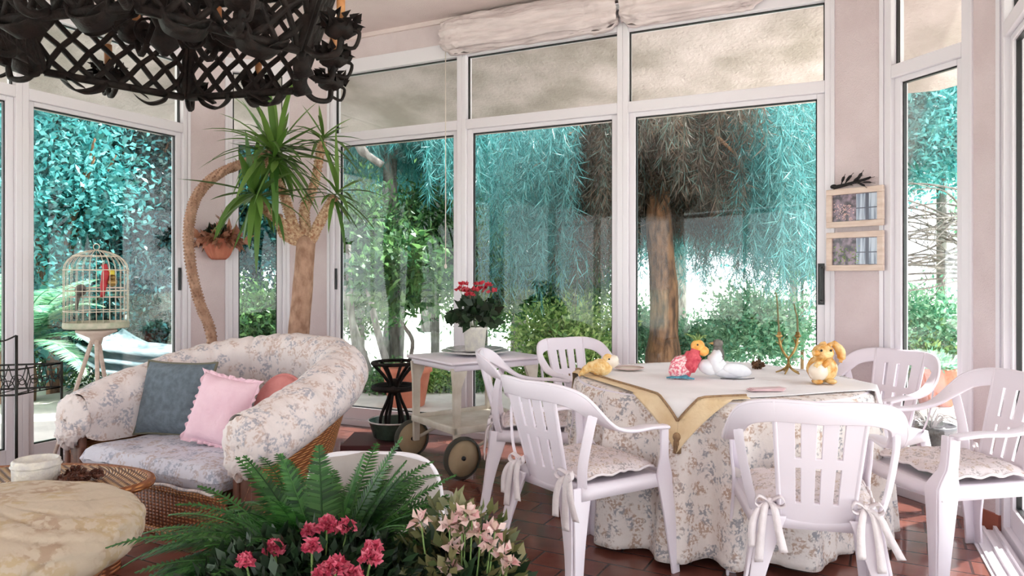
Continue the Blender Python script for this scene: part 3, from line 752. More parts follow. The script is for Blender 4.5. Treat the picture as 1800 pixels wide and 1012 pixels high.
def cover(u, v):
    s_ = u; p, n = at(s_); q = v*(len(pr)-1); i = min(int(q), len(pr)-2); c = pr[i].lerp(pr[i+1], q-i)
    # ends taper
    e = min(s_, 1-s_)/.06; e = 1 if e > 1 else math.sqrt(max(0, 1-(1-e)**2))*.25+.75
    hz = zr(s_); zz_ = c.y*(1.0 if c.x > .12 or c.y > -.1 else (hz-SEAT)/.30)
    w_ = ridge(s_)*math.sin(PI*v)+.010*noise.noise(Vector((s_*16, v*4, 0)))+.006*noise.noise(Vector((s_*40, v*7, 0)))
    pos = p-n*(c.x*e+ w_*1.0*(1 if c.x > .08 else -.6))*1.0
    z = hz+zz_*e+w_*.6
    if c.x < .06 and c.y < -.12: z = max(z, SEAT-.05)
    return (pos.x, pos.y, z)
# outward normal sign check: centre of U is inside
p_, n_ = at(.5)
sgn = 1 if (p_-n_*.1).y > p_.y else -1
if sgn < 0:
    at_ = at
    def at(s_): p, n = at_(s_); return p, -n
mb = MB(); mb.grid(cover, 300, 37)
cov = mb.build('padded_cover', 'sofa_floral', sofa, world=False)
# bunched fabric ends of the arms
for s_ in (0, 1):
    mb = MB(); p, n = at(s_); c = p-n*.115; hz = zr(s_)
    mb.ell((c.x, c.y-.0, hz-.10), (.135, .055, .125), 16, disp=lambda v: 1+.10*math.sin(14*math.atan2(v.z, v.x))*(abs(v.y))+.1*noise.noise(v*6))
    mb.ell((c.x, c.y-.035, hz-.17), (.085, .04, .085), 12, disp=lambda v: 1+.18*math.sin(11*math.atan2(v.z, v.x))+.15*noise.noise(v*6))
    mb.build('gathered_end', 'sofa_floral', sofa, world=False)
    mb = MB(); mb.box(c.x-.075, c.x-.04, -.01, .03, 0.0, hz-.15); mb.box(c.x+.04, c.x+.075, -.01, .03, 0.0, hz-.15); mb.box(c.x-.04, c.x+.04, .0, .02, .0, hz-.2)
    mb.build('arm_post', 'rim_wood', sofa, world=False, bevel=.01)
# wicker shell, flares out to the rim
def shell(u, v):
    p, n = at(u); hz = zr(u)-.225; z = hz*v; out = .03+.15*(v**1.3)
    pos = p-n*out; return (pos.x, pos.y, z)
mb = MB(); mb.grid(shell, 120, 10); mb.build('wicker_shell', 'wicker_orange', sofa, world=False, solid=.012)
# front apron and seat deck
mb = MB()
mb.box(-.53, .53, -.02, .0, .0, .235); mb.build('front_apron', 'wicker_brown', sofa, world=False)
mb = MB(); mb.box(-.54, .54, -.035, .01, .215, .245); mb.box(-.54, .54, -.035, .01, 0, .035); mb.build('apron_rail', 'wicker_orange', sofa, world=False, bevel=.01)
# seat cushion
def seatc(top):
    def f(u, v):
        x = u*2-1; y = v; hw = .515 if y < .45 else .515*(1-((y-.45)/.6)**3*.75)
        e = (max(0, 1-abs(x)**14)*max(0, 1-abs(2*y-1)**24))**.35
        nz = .012*noise.noise(Vector((x*3, y*4, 1)))+.006*noise.noise(Vector((x*9, y*9, 4)))
        return (x*hw, -.05+.80*y, (.308+top*.066*e)+(nz if top > 0 else 0))
    return f
mb = MB(); mb.grid(seatc(1), 50, 40); mb.grid(seatc(-1), 50, 40)
mb.build('seat_cushion', 'seat_floral', sofa, world=False)
mb = MB(); mb.tube([(-.50+1.0*k/30, -.052, .258+.004*math.sin(k)) for k in range(31)], .008, 6); mb.build('piping', 'sofa_floral', sofa, world=False)

# pillows
def pillow(name, label, mat, c, w_, h, th, rot, trim=None, trimmat=None, round_=False, group='loose pillows on the wicker sofa'):
    t = thing(name, label, 'pillow', c, 0, group); t.rotation_euler = rot
    mb = MB()
    def f(sg):
        def g(u, v):
            x, y = u*2-1, v*2-1
            if round_:
                x, y = x*math.sqrt(1-y*y/2), y*math.sqrt(1-x*x/2); e = max(0, 1-(x*x+y*y))**.42
            else:
                e = (max(0, 1-x**4)*max(0, 1-y**4))**.6; x, y = x*(1-.07*(1-abs(y)**3)*abs(x)), y*(1-.07*(1-abs(x)**3)*abs(y))
            return (x*w_/2, sg*th/2*e+.006*noise.noise(Vector((x*3, y*3, sg)))*e, y*h/2)
        return g
    mb.grid(f(1), 26, 26); mb.grid(f(-1), 26, 26); mb.build('cushion_body', mat, t, world=False)
    if trim:
        mb = MB(); K = 120
        def edge(a):
            c_, s_ = math.cos(a), math.sin(a)
            if round_: return c_, s_
            m_ = max(abs(c_), abs(s_)); x, y = c_/m_, s_/m_; return x*(1-.07*(1-abs(y)**3)), y*(1-.07*(1-abs(x)**3))
        if trim == 'ruffle':
            def g(u, v):
                x, y = edge(2*PI*u); k = 1+v*.10; return (x*w_/2*k, .012*math.sin(u*2*PI*34)*v, y*h/2*k+.004*math.sin(u*2*PI*21)*v)
            mb.grid(g, 200, 5, closeu=True); mb.build('ruffle', trimmat, t, world=False, solid=.002)
        else:
            pts = [(edge(2*PI*k/K)[0]*w_/2, 0, edge(2*PI*k/K)[1]*h/2) for k in range(K+1)]; mb.tube(pts, .008, 6, cap=False); mb.build('piping', trimmat, t, world=False)
    return t
def sl_(u, v, z): p = SO+su*u+sv*v; return (p.x, p.y, z)
pillow('throw_pillow', 'slate grey square pillow with an olive edge at the left of the sofa', 'grey_pillow', sl_(-.33, .38, .57), .46, .42, .15, (-.28, 0, ang+.22), 'piping', 'olive_trim')
pillow('throw_pillow', 'pale pink ruffled pillow leaning in front of the grey one', 'pink_pillow', sl_(.13, .30, .555), .36, .36, .12, (-.34, .12, ang+.12), 'ruffle', 'pink_pillow')
pillow('round_pillow', 'round salmon pillow behind the pale pink ruffled one', 'salmon_pillow', sl_(.38, .46, .56), .36, .36, .11, (-.3, 0, ang-.05), 'piping', 'salmon_pillow', True)
pillow('small_pillow', 'small navy grey pillow tucked in the right corner of the sofa', 'navy_pillow', sl_(.40, .70, .55), .30, .24, .09, (-.3, .3, ang-.3), 'piping', 'olive_trim')

# ---------------------------------------------------------------- coffee table
cc = Vector((-2.06, 3.03, 0))
t = thing('wicker_coffee_table', 'low oval wicker coffee table in front of the sofa', 'table', cc)
mb = MB()
def oval(a_, b_, z0, z1, r=0): return [(a_*math.cos(2*PI*k/48), b_*math.sin(2*PI*k/48)) for k in range(48)]
mb.prism(oval(.50, .27, 0, 0), .355, .385); mb.build('tabletop', 'wicker_mat', t, world=False, bevel=.012, smooth=False)
mb = MB(); mb.prism(oval(.38, .20, 0, 0), 0, .355); mb.build('wicker_drum', 'wicker_brown', t, world=False, smooth=False)
mb = MB(); mb.tube([(.505*math.cos(2*PI*k/64), .275*math.sin(2*PI*k/64), .372) for k in range(65)], .018, 8, cap=False); mb.build('braided_rim', 'wicker_orange', t, world=False)
t = thing('ivory_pot', 'small round ivory pot on the wicker coffee table', 'pot', (-2.02, 3.02, .386))
mb = MB(); mb.lathe([(.07, 0), (.088, .012), (.09, .09), (.082, .098), (.076, .094), (.072, .05), (.001, .045)], 28); mb.build('bowl', 'ivory', t, world=False)
mb = MB(); mb.lathe([(.092, .066), (.096, .07), (.092, .078)], 28, cap=False); mb.build('lip_band', 'ivory', t, world=False)
for k, (dx, dy, s_) in enumerate(((.155, .02, 1), (.205, -.03, .85), (.17, -.075, .9), (.235, .035, .75))):
    t = thing('pine_cone', ['dark pine cone touching the ivory pot', 'dark pine cone in the middle of the dried heap right of the ivory pot', 'dark pine cone nearest us beside the ivory pot', 'dark pine cone farthest right of the ivory pot'][k], 'pine cone', (-2.02+dx, 3.02+dy, .386), k*.8, 'pine cones beside the ivory pot')
    mb = MB(); mb.ell((0, 0, .025*s_), (.034*s_, .026*s_, .024*s_), 7)
    c = []; d = []
    for q in range(110):
        v = Vector(np.random.normal(size=3)).normalized(); c.append((v.x*.03*s_, v.y*.024*s_, .027*s_+v.z*.02*s_)); d.append((v.x+.5, v.y, v.z))
    c = np.array(c); keep = c[:, 2] > .012; mb.leaves(c[keep], np.array(d)[keep], .02*s_, .016*s_); mb.build('scales', 'rim_wood', t, world=False)

# ---------------------------------------------------------------- round pouf
t = thing('covered_stool', 'round stool under a plump wrinkled beige cushion at the bottom left', 'stool', (-1.62, 2.22, 0))
mb = MB(); mb.lathe([(.30, 0), (.32, .03), (.25, .17), (.31, .31)], 32); mb.build('wicker_base', 'wicker_brown', t, world=False)
mb = MB()
def pf(u, v):
    a = 2*PI*u; ph = -PI/2+PI*v; c, s_ = math.cos(ph), math.sin(ph)
    e = abs(c)**.75; r = .425*e; sw = a+1.6*s_+.5*math.sin(a*2)
    q = Vector((math.cos(a)*c, math.sin(a)*c, s_*.5))
    w_ = .014*noise.noise(q*2.2)+.006*noise.noise(q*6)-.011*(1-abs(math.sin(sw*4.5+1.2*math.sin(sw*2)+4*noise.noise(q*1.5))))**5*min(1, c*2)
    return ((r+w_)*math.cos(a), (r+w_)*math.sin(a), .43+(.125+w_)*math.copysign(abs(s_)**.85, s_))
mb.grid(pf, 220, 60, closeu=True); mb.build('cushion_top', 'pouf_cloth', t, world=False)

# ---------------------------------------------------------------- white cushioned metal chair behind the ferns
t = thing('garden_chair', 'low chair with a rounded grey cushioned back and white tube rim behind the ferns', 'chair', (-.47, 2.44, 0), -.05)
def rr(hw, z0, z1, n=40, y=0):
    out = []
    for k in range(n+1):
        a = PI*k/n; c, s_ = math.cos(a), math.sin(a); e = 2/4.5
        out.append((-hw*math.copysign(abs(c)**e, c), y-.04*abs(s_), z0+(z1-z0)*abs(s_)**e))
    return out
mb = MB(); mb.tube([(-.23, 0, 0)]+rr(.23, .36, .655)+[(.23, 0, 0)], .011, 8); mb.build('back_frame', 'frame_white', t, world=False)
mb = MB()
def bk_(sg):
    def g(u, v):
        x, y = u*2-1, v*2-1; xx, yy = x*math.sqrt(1-y*y*.35), y*math.sqrt(1-x*x*.35)
        e = (max(0, 1-x**6)*max(0, 1-y**6))**.5; return (xx*.23, -.04+sg*.045*e+.004*math.sin(9*x), .50+yy*.165)
    return g
mb.grid(bk_(1), 26, 26); mb.grid(bk_(-1), 26, 26); mb.build('back_cushion', 'grey_cloth', t, world=False)
mb = MB(); mb.box(-.22, .22, .02, .44, .34, .40); mb.build('seat', 'grey_cloth', t, world=False, bevel=.025)
for sx in (-1, 1):
    mb = MB(); mb.tube([(sx*.21, .42, .35), (sx*.22, .44, 0)], .011, 8); mb.build('leg', 'frame_white', t, world=False)

# ---------------------------------------------------------------- serving trolley
ta = math.atan2(.58, .81)
t = thing('serving_trolley', 'white plastic serving trolley with two large tan wheels by the glass wall', 'trolley', (-.26, 4.86, 0), ta)
# local x along the long side (to the right), y to the back-left
mb = MB(); mb.box(-.33, .34, -.29, .29, .66, .70); mb.box(-.36, .37, -.31, .31, .70, .722); mb.build('top_tray', 'plastic', t, world=False, bevel=.012)
mb = MB(); mb.box(-.31, .31, -.27, .27, .27, .285)
for b in ((-.33, .33, -.29, -.265), (-.33, .33, .265, .29), (-.33, -.305, -.29, .29), (.305, .33, -.29, .29)): mb.box(*b, .265, .31)
mb.build('lower_shelf', 'plastic_aged', t, world=False, bevel=.005)
for sx, sy in ((-1, -1), (-1, 1), (1, -1), (1, 1)):
    mb = MB(); x = sx*.30; y = sy*.27; zb = .13 if sx < 0 else 0
    mb.sweepbox([Vector((x, y, zb)), Vector((x, y, .3)), Vector((x, y, .55)), Vector((x-sx*.02, y, .68))], [Vector((.022, 0, 0)), Vector((.024, 0, 0)), Vector((.028, 0, 0)), Vector((.06, 0, 0))], [Vector((0, .014, 0))]*4)
    mb.build('leg', 'plastic_aged', t, world=False, bevel=.004)
for sy in (-1, 1):
    mb = MB(); mb.tube([(-.30, sy*.31, .13), (0, sy*.29, .24), (.05, sy*.29, .27)], .012, 8); mb.build('wheel_fork', 'plastic_aged', t, world=False)
    mb = MB(); R = Matrix.Rotation(PI/2, 4, 'X'); mb.lathe([(.112, -.02), (.128, -.016), (.132, 0), (.128, .016), (.112, .02)], 40, c=(-.30, sy*.335, .132), m=R, cap=False); wh = mb.build('wheel', 'tyre', t, world=False)
    mb = MB(); mb.lathe([(.001, -.012), (.113, -.014), (.113, .014), (.001, .012)], 40, c=(-.30, sy*.335, .132), m=R); h_ = mb.build('wheel_disc', 'wheel_tan', wh, world=False)
    mb = MB(); mb.lathe([(.012, -.024), (.014, .024)], 10, c=(-.30, sy*.335, .132), m=R); mb.build('axle_cap', 'black_plastic', wh, world=False)
def trl(x, y, z): v = Rz(ta) @ Vector((x, y, 0)); return (-.26+v.x, 4.86+v.y, z)
c = trl(.02, .02, .7225)
t = thing('glass_platter', 'round smoky glass platter stack on top of the serving trolley', 'platter', c)
mb = MB(); mb.lathe([(.07, 0), (.10, .004), (.22, .022), (.235, .03), (.23, .033), (.10, .012), (.001, .010)], 40); mb.build('lower_dish', 'tin_glass', t, world=False)
mb = MB(); mb.lathe([(.06, .016), (.19, .04), (.20, .046), (.10, .028), (.001, .026)], 40); mb.build('upper_dish', 'tin_glass', t, world=False)
c2 = (c[0], c[1], c[2]+.0275)
t = thing('potted_cyclamen', 'red flowering plant in a white embossed pot on the trolley', 'potted plant', c2)
mb = MB(); mb.lathe([(.058, 0), (.066, .005), (.080, .14), (.088, .145), (.088, .165), (.08, .165), (.076, .14), (.001, .138)], 28)
mb.build('pot', 'ivory', t, world=False)
def foliage_round(mb, c, R, n, L, W, up=.3, flat=1):
    v = np.random.normal(size=(n, 3)); v /= np.linalg.norm(v, axis=1, keepdims=True); v[:, 2] = np.abs(v[:, 2])*flat
    rad = np.random.uniform(.35, 1, (n, 1)); p = np.array(c)+v*np.array(R)*rad
    d = v+np.array([0, 0, up])+np.random.normal(size=(n, 3))*.5
    mb.leaves(p, d, np.random.uniform(.7, 1.2, n)*L, np.random.uniform(.7, 1.2, n)*W)
mb = MB(); foliage_round(mb, (0, 0, .19), (.15, .15, .17), 150, .09, .075, .1)
mb.build('leaves', 'leaf_dark', t, world=False)
for dx, dy, z in ((-.10, 0, .42), (-.06, .02, .40), (.0, -.02, .41), (.05, .02, .42), (.09, 0, .44), (.03, .03, .45), (-.03, -.03, .38), (.12, .01, .40), (-.08, .02, .45)):
    mb = MB(); mb.tube(cr([(0, 0, .1), (dx*.5, dy*.5, .24), (dx, dy, z)], 3), .002, 4); st = mb.build('stem', 'green_toy', t, world=False)
    mb = MB(); foliage_round(mb, (dx, dy, z), (.016, .016, .012), 14, .035, .028, .4, .5); mb.build('flower', 'petal_red', st, world=False)

# ---------------------------------------------------------------- iron hourglass stand with green dish
t = thing('iron_plant_stand', 'dark iron hourglass-shaped stand with crossed spokes left of the trolley', 'plant stand', (-.87, 5.26, .082))
mb = MB()
for z, r in ((.54, .16), (.36, .15), (.02, .09)):
    mb = MB(); mb.tube([(r*math.cos(2*PI*k/40), r*math.sin(2*PI*k/40), z) for k in range(41)], .013 if z != .36 else .02, 8, cap=False); mb.build('ring', 'black_metal', t, world=False)
for k in range(6):
    a = 2*PI*k/6+.3; mb = MB(); mb.tube(cr([(.16*math.cos(a), .16*math.sin(a), .54), (.03*math.cos(a), .03*math.sin(a), .36), (.10*math.cos(a), .10*math.sin(a), .14), (.09*math.cos(a), .09*math.sin(a), 0.02)], 5), .012, 8); mb.build('spoke', 'black_metal', t, world=False)
mb = MB(); mb.tube([(-.15, 0, .36), (.15, 0, .36)], .016, 8); mb.tube([(0, -.15, .36), (0, .15, .36)], .016, 8); mb.lathe([(.03, .30), (.042, .33), (.042, .39), (.03, .42)], 16); mb.build('hub', 'black_metal', t, world=False)
t = thing('enamel_basin', 'shallow green enamel basin under the iron hourglass stand', 'basin', (-.87, 5.26, .062))
mb = MB(); mb.lathe([(.10, 0), (.15, .02), (.185, .13), (.195, .14), (.18, .137), (.14, .03), (.001, .012)], 40); mb.build('bowl', 'green_enamel', t, world=False)
mb = MB(); mb.tube([(.19*math.cos(2*PI*k/40), .19*math.sin(2*PI*k/40), .139) for k in range(41)], .006, 6, cap=False); mb.build('rolled_rim', 'tin_glass', t, world=False)
mb = MB(); mb.box(-1.22, -.70, 5.04, 5.50, 0, .06); o = mb.build('wooden_board', 'dark_red_box', smooth=False, bevel=.006); tag(o, 'low dark red wooden board under the green basin', 'board')

# ---------------------------------------------------------------- wrought iron plant holder at far left
t = thing('wrought_iron_stand', 'thin wrought iron plant table with scrollwork and tall legs at the left edge', 'plant stand', (-2.93, 4.03, 0), .35)
mb = MB(); W_, D_ = .40, .15
for x, y in ((-W_, -D_), (W_-.12, -D_), (W_-.12, D_), (-W_, D_)):
    pass
legs = [(-.42, -.14), (.14, -.14), (.30, .12), (-.42, .14)]
for i, (x, y) in enumerate(legs):
    mb = MB(); mb.tube([(x, y, 0), (x, y, .93 if i in (0, 1) else .75)], .008, 8); mb.build('leg', 'iron', t, world=False)
mb = MB()
for z in (.60, .74):
    mb.tube([(-.42, -.14, z), (.14, -.14, z), (.30, .12, z), (-.42, .14, z), (-.42, -.14, z)], .006, 6)
mb.build('shelf_rail', 'iron', t, world=False)
mb = MB()
def lat(a, b, n):
    a, b = Vector(a), Vector(b)
    for k in range(n):
        p, q = a.lerp(b, k/n), a.lerp(b, (k+1)/n)
        mb.tube(cr([p+Vector((0, 0, .60)), p.lerp(q, .25)+Vector((0, 0, .67)), p.lerp(q, .75)+Vector((0, 0, .67)), q+Vector((0, 0, .60))], 4), .003, 5)
        mb.tube(cr([p+Vector((0, 0, .74)), p.lerp(q, .25)+Vector((0, 0, .66)), p.lerp(q, .75)+Vector((0, 0, .66)), q+Vector((0, 0, .74))], 4), .003, 5)
lat((-.42, -.14, 0), (.14, -.14, 0), 7); lat((.14, -.14, 0), (.30, .12, 0), 4); lat((-.42, .14, 0), (.30, .12, 0), 8)
for k in range(6): mb.tube([(-.38+.1*k, -.14, .60), (-.36+.11*k, .13, .60)], .003, 5)
mb.build('lattice', 'iron', t, world=False)
mb = MB()
def spiral(c, r, turns, sgn, n=28):
    return [Vector((c[0]+sgn*r*(1-k/n*.75)*math.cos(turns*2*PI*k/n), c[1], c[2]+r*(1-k/n*.75)*math.sin(turns*2*PI*k/n))) for k in range(n+1)]
for sgn in (-1, 1):
    mb.tube(spiral((-.14+sgn*.055, -.14, .96), .05, 1.4, -sgn), .005, 6); mb.tube(cr([(-.14+sgn*.11, -.14, .96), (-.14+sgn*.2, -.14, .90), (-.14+sgn*.28, -.14, .93)], 5), .005, 6)
mb.build('scroll', 'iron', t, world=False)
mb = MB(); x, y = -.14, -.14
mb.tube([(x, y, .0), (x, y, .6)], .006, 6)
for k in range(6):
    a = PI*k/3; mb.tube(cr([(x, y, .28), (x+.022*math.cos(a), y+.022*math.sin(a), .33), (x, y, .40)], 4), .007, 5)
mb.build('rosebud_bar', 'iron', t, world=False)

# ---------------------------------------------------------------- bird cage on a tripod
bc = Vector((-2.70, 4.62, 0)); zb, zt = .945, 1.30
t = thing('bird_cage', 'domed ivory wire bird cage with toys, on the tripod by the left window', 'bird cage', (bc.x, bc.y, 0))
mb = MB(); R_ = .185
for k in range(30):
    a = 2*PI*k/30; c, s_ = math.cos(a), math.sin(a)
    mb.tube([(R_*c, R_*s_, zb)]+[(R_*math.cos(q)*c, R_*math.cos(q)*s_, zt+.13*math.sin(q)) for q in [PI/2*i/6 for i in range(6)]]+[(.01*c, .01*s_, zt+.13)], .0018, 4)
mb.build('wire', 'cage_wire', t, world=False)
mb = MB()
for z, r in ((zb, R_), (zb+.09, R_), (zb+.22, R_), (zt, R_), (zt+.09, R_*.72)): mb.tube([(r*math.cos(2*PI*k/36), r*math.sin(2*PI*k/36), z) for k in range(37)], .003, 6, cap=False)
mb.build('hoop', 'cage_wire', t, world=False)
mb = MB(); mb.lathe([(R_+.002, zb-.02), (R_+.006, zb-.01), (R_+.004, zb+.02), (R_-.002, zb+.02), (R_-.004, zb), (.001, zb-.012)], 40); mb.build('tray', 'cage_floor', t, world=False)
mb = MB(); mb.tube([(.0+.02*math.cos(2*PI*k/14), 0, zt+.15+.02*math.sin(2*PI*k/14)) for k in range(15)], .003, 5, cap=False); mb.build('hanging_ring', 'cage_wire', t, world=False)
for z in (zb+.18, zb+.24): 
    mb = MB(); mb.tube([(-.175, 0, z), (.175, 0.0, z)], .005, 6); mb.build('perch', 'wood_frame', t, world=False)
o = thing('toy_bird', 'red hanging bird toy at the upper middle of the cage', 'toy', (bc.x+.05, bc.y, zb+.25)); 
mb = MB(); mb.tube(cr([(0, 0, .14), (.012, 0, .09), (0, 0, .02), (-.012, 0, -.07)], 4), [.018, .026, .022, .014], 10); mb.build('body', 'rose_red', o, world=False)
mb = MB(); mb.tube([(0, 0, .14), (0, 0, .17)], .002, 5); mb.build('cord', 'cage_wire', o, world=False)
o = thing('toy_bird', 'grey bird toy on the left of the cage', 'toy', (bc.x-.09, bc.y-.02, zb+.18))
mb = MB(); mb.ell((0, 0, .045), (.035, .03, .04), 8); mb.tube([(-.015, 0, .03), (-.03, 0, -.09)], [.016, .007], 8); mb.build('body', 'bark_grey', o, world=False)
mb = MB(); mb.ell((.03, -.02, .04), (.012, .01, .012), 6); mb.build('beak', 'black_plastic', o, world=False)
o = thing('toy_bird', 'small amber bird perched right of the red toy in the cage', 'toy', (bc.x+.105, bc.y, zb+.245))
mb = MB(); mb.ell((0, 0, .03), (.03, .025, .027), 8); mb.ell((0, 0, .062), (.022, .02, .02), 7); mb.build('body', 'bronze', o, world=False)
mb = MB(); mb.box(-.045, .012, -.004, .004, .07, .115); mb.build('crest', 'yellow_toy', o, world=False)
t = thing('tripod_stand', 'pale wooden tripod carrying the bird cage', 'stand', (bc.x, bc.y, 0))
mb = MB(); mb.lathe([(.03, .82), (.04, .86), (.12, .90), (.12, .912)], 16); mb.build('head', 'wood_frame', t, world=False)
for a in (3.5, 5.3, 1.6):
    mb = MB(); mb.tube([(.02*math.cos(a), .02*math.sin(a), .86), (.27*math.cos(a), .27*math.sin(a), 0)], [.014, .010], 8); mb.build('leg', 'wood_frame', t, world=False)

# ---------------------------------------------------------------- framed pictures on the corner pillar
pc = (pA+pB)/2; pd = (pB-pA).normalized(); pang = math.atan2(pd.y, pd.x)
def pict(label, zc, mats, tilt):
    t = thing('picture_frame', label, 'picture', (pc.x+pN.x*.03, pc.y+pN.y*.03, zc), pang, 'two whitewashed picture frames hung one above the other')
    hw, hh, b = .172, .118, .036
    for x0, x1, z0, z1, nm in ((-hw, hw, hh-b, hh, 'rail'), (-hw, hw, -hh, -hh+b, 'rail'), (-hw, -hw+b, -hh+b, hh-b, 'stile'), (hw-b, hw, -hh+b, hh-b, 'stile')):
        mb = MB(); mb.box(x0, x1, -.014, .012, z0, z1); mb.build(nm, 'wood_frame', t, world=False, smooth=False, bevel=.004)
    ax, az = hw-b, hh-b
    mb = MB(); mb.box(-ax, ax, .0, .006, -az, az); ph = mb.build('photo', mats[0], t, world=False, smooth=False); ph['label'] = 'photograph of pink blossoms beside a curtained window'
    mb = MB(); mb.box(0.01, ax-.004, -.0012, 0, -az+.004, az-.004); mb.build('window_print', 'picture_light', ph, world=False, smooth=False)
    mb = MB(); mb.box(.065, .085, -.0024, -.0012, -az+.004, az-.004); mb.box(.01, ax-.004, -.0024, -.0012, -.01, -.004) ; mb.build('bar_print', 'picture_bar', ph, world=False, smooth=False)
    mb = MB(); k = 60; c = np.stack([np.random.uniform(-ax+.01, .0 if not tilt else .03, k), np.full(k, -.002), np.random.uniform(-az+.006, az*.4, k)], 1); d = np.stack([np.random.normal(size=k), np.zeros(k), np.random.normal(size=k)], 1)
    for a_, b_ in zip(c, d):
        u = Vector(b_).normalized()*.006; v = Vector((-u.z, 0, u.x))*.6; a_ = Vector(a_); mb.add([a_-u, a_-v, a_+u, a_+v], [(0, 1, 2, 3)])
    mb.build('blossom_print', mats[1], ph, world=False, smooth=False)
    return t
zz1 = EYE-(400-320-0+0)*0
pict('upper of the two whitewashed frames, with the black twig on top', 1.25-(363-HOR)*4.25/FPX, ('picture_dark', 'petal_pale'), 0)
pict('lower of the two whitewashed frames, with green leaves in its picture', 1.25-(441-HOR)*4.25/FPX, ('picture_dark', 'leaf_bright'), 1)
tz = 1.25-(363-HOR)*4.25/FPX+.119
t = thing('black_twig', 'black leafy twig ornament lying on top of the upper picture frame', 'ornament', (pc.x+pN.x*.03, pc.y+pN.y*.03, tz), pang)
mb = MB(); mb.tube(cr([(-.13, 0, .012), (-.05, -.005, .022), (.03, -.01, .035), (.10, -.01, .05)], 5), [.012, .006], 8)
mb.ell((-.13, 0, .018), (.022, .012, .014), 6)
for x, l, a in ((-.08, .07, 1.1), (-.06, .09, .8), (-.02, .09, .5), (.02, .11, .25), (.03, .10, -.1), (.01, .09, .95), (.02, .07, -.5), (-.05, .05, -.25)):
    z0 = .022; mb.tube(cr([(x, -.006, z0), (x+l*.5*math.cos(a), -.012, z0+l*.5*math.sin(a)+.006), (x+l*math.cos(a), -.018, z0+l*math.sin(a))], 4), [.006, .015, .003], 6, sq=.4)
mb.build('leaves', 'black_twig', t, world=False)

# ---------------------------------------------------------------- wall planter on the left pillar
fa, fb = F[0], F[1]; a_ = f0.pt(f0.u(328), .012); b_ = f1.pt(f1.u(400), .012); q = a_.lerp(b_, .62); n = Vector((-(b_-a_).y, (b_-a_).x)).normalized(); n = n if n.dot(CTR-a_) > 0 else -n
wpz = 1.25-(440-HOR)*5.7/FPX
t = thing('wall_planter', 'shell-like terracotta wall pot of dried leaves on the left corner pillar', 'planter', (q.x+n.x*.115, q.y+n.y*.115, wpz-.07))
mb = MB()
def shellp(u, v):
    a = 2*PI*u; r = (.045+.075*v**.6)*(1+.06*math.cos(a*14)); return (r*math.cos(a)*1.1, r*math.sin(a)*.9, .17*v)
mb.grid(shellp, 84, 10, closeu=True); mb.prism([(.045*math.cos(2*PI*k/20), .042*math.sin(2*PI*k/20)) for k in range(20)], 0, .008); mb.build('pot', 'terracotta', t, world=False, solid=.006)
mb = MB(); foliage_round(mb, (0, 0, .15), (.19, .12, .09), 240, .11, .045, -.5, .8); mb.build('dried_leaves', 'leaf_dry', t, world=False)
mb = MB(); foliage_round(mb, (-.02, 0, .19), (.08, .06, .07), 60, .07, .05, .2); mb.build('green_leaves', 'leaf_dark', t, world=False)
mb = MB()
for k in range(9): mb.tube(cr([(.0, 0, .17), (.02+.02*math.cos(k), .02*math.sin(k), .30), (.02+.06*math.cos(k*1.7), .03*math.sin(k), .38+.03*math.sin(k*2))], 4), [.005, .002], 5)
mb.build('dried_stems', 'dried', t, world=False)

# ---------------------------------------------------------------- valance and cord
u0_, u1_ = f2.u(784), f2.u(1093)
t = thing('gathered_valance', 'rolled-up gathered pinkish white blind along the top of the centre windows', 'valance', (*f2.pt(u0_, .06), 2.98), math.atan2(f2.d.y, f2.d.x))
def val(L0, L1, seed):
    def g(u, v):
        x = L0+(L1-L0)*u; a = -PI/2+2*PI*v; e = 1+.0*u
        edge = min(u, 1-u)*(L1-L0); squeeze = 1-.35*math.exp(-(edge/.05)**2)
        nz = .012*math.sin(a*6+3*noise.noise(Vector((x*1.5, 0, seed))))+.009*math.sin(a*17+5*noise.noise(Vector((x*2.5, 0, seed+3))))+.012*noise.noise(Vector((x*4, math.cos(a)*6, math.sin(a)*6+seed)))+.010*noise.noise(Vector((x*18, a*2, seed)))*math.exp(-(edge/.25)**2)*2.5
        ry, rz = .075*squeeze, .135*squeeze
        return (x, -(ry+nz)*math.cos(a)-.0, .155+(rz+nz)*math.sin(a))
    return g
mb = MB(); mb.grid(val(0, u1_-u0_-.01, 1), 240, 50); mb.build('gathered_cloth', 'valance_cloth', t, world=False)
mb = MB(); mb.grid(val(u1_-u0_+.01, u1_-u0_+.95, 5), 220, 50); mb.build('gathered_cloth', 'valance_cloth', t, world=False)
mb = MB(); mb.box(-.0, u1_-u0_+.95, -.02, .02, .14, .18); mb.build('roller', 'frame_white', t, world=False)
q = f2.pt(f2.u(789), .05)
mb = MB(); mb.tube([(q.x, q.y, 3.05), (q.x, q.y, 1.35)], .004, 6); mb.ell((q.x, q.y, 1.34), (.012, .012, .02), 6); o = mb.build('pull_cord', 'string'); tag(o, 'thin pale pull cord hanging from the left end of the blind', 'cord')

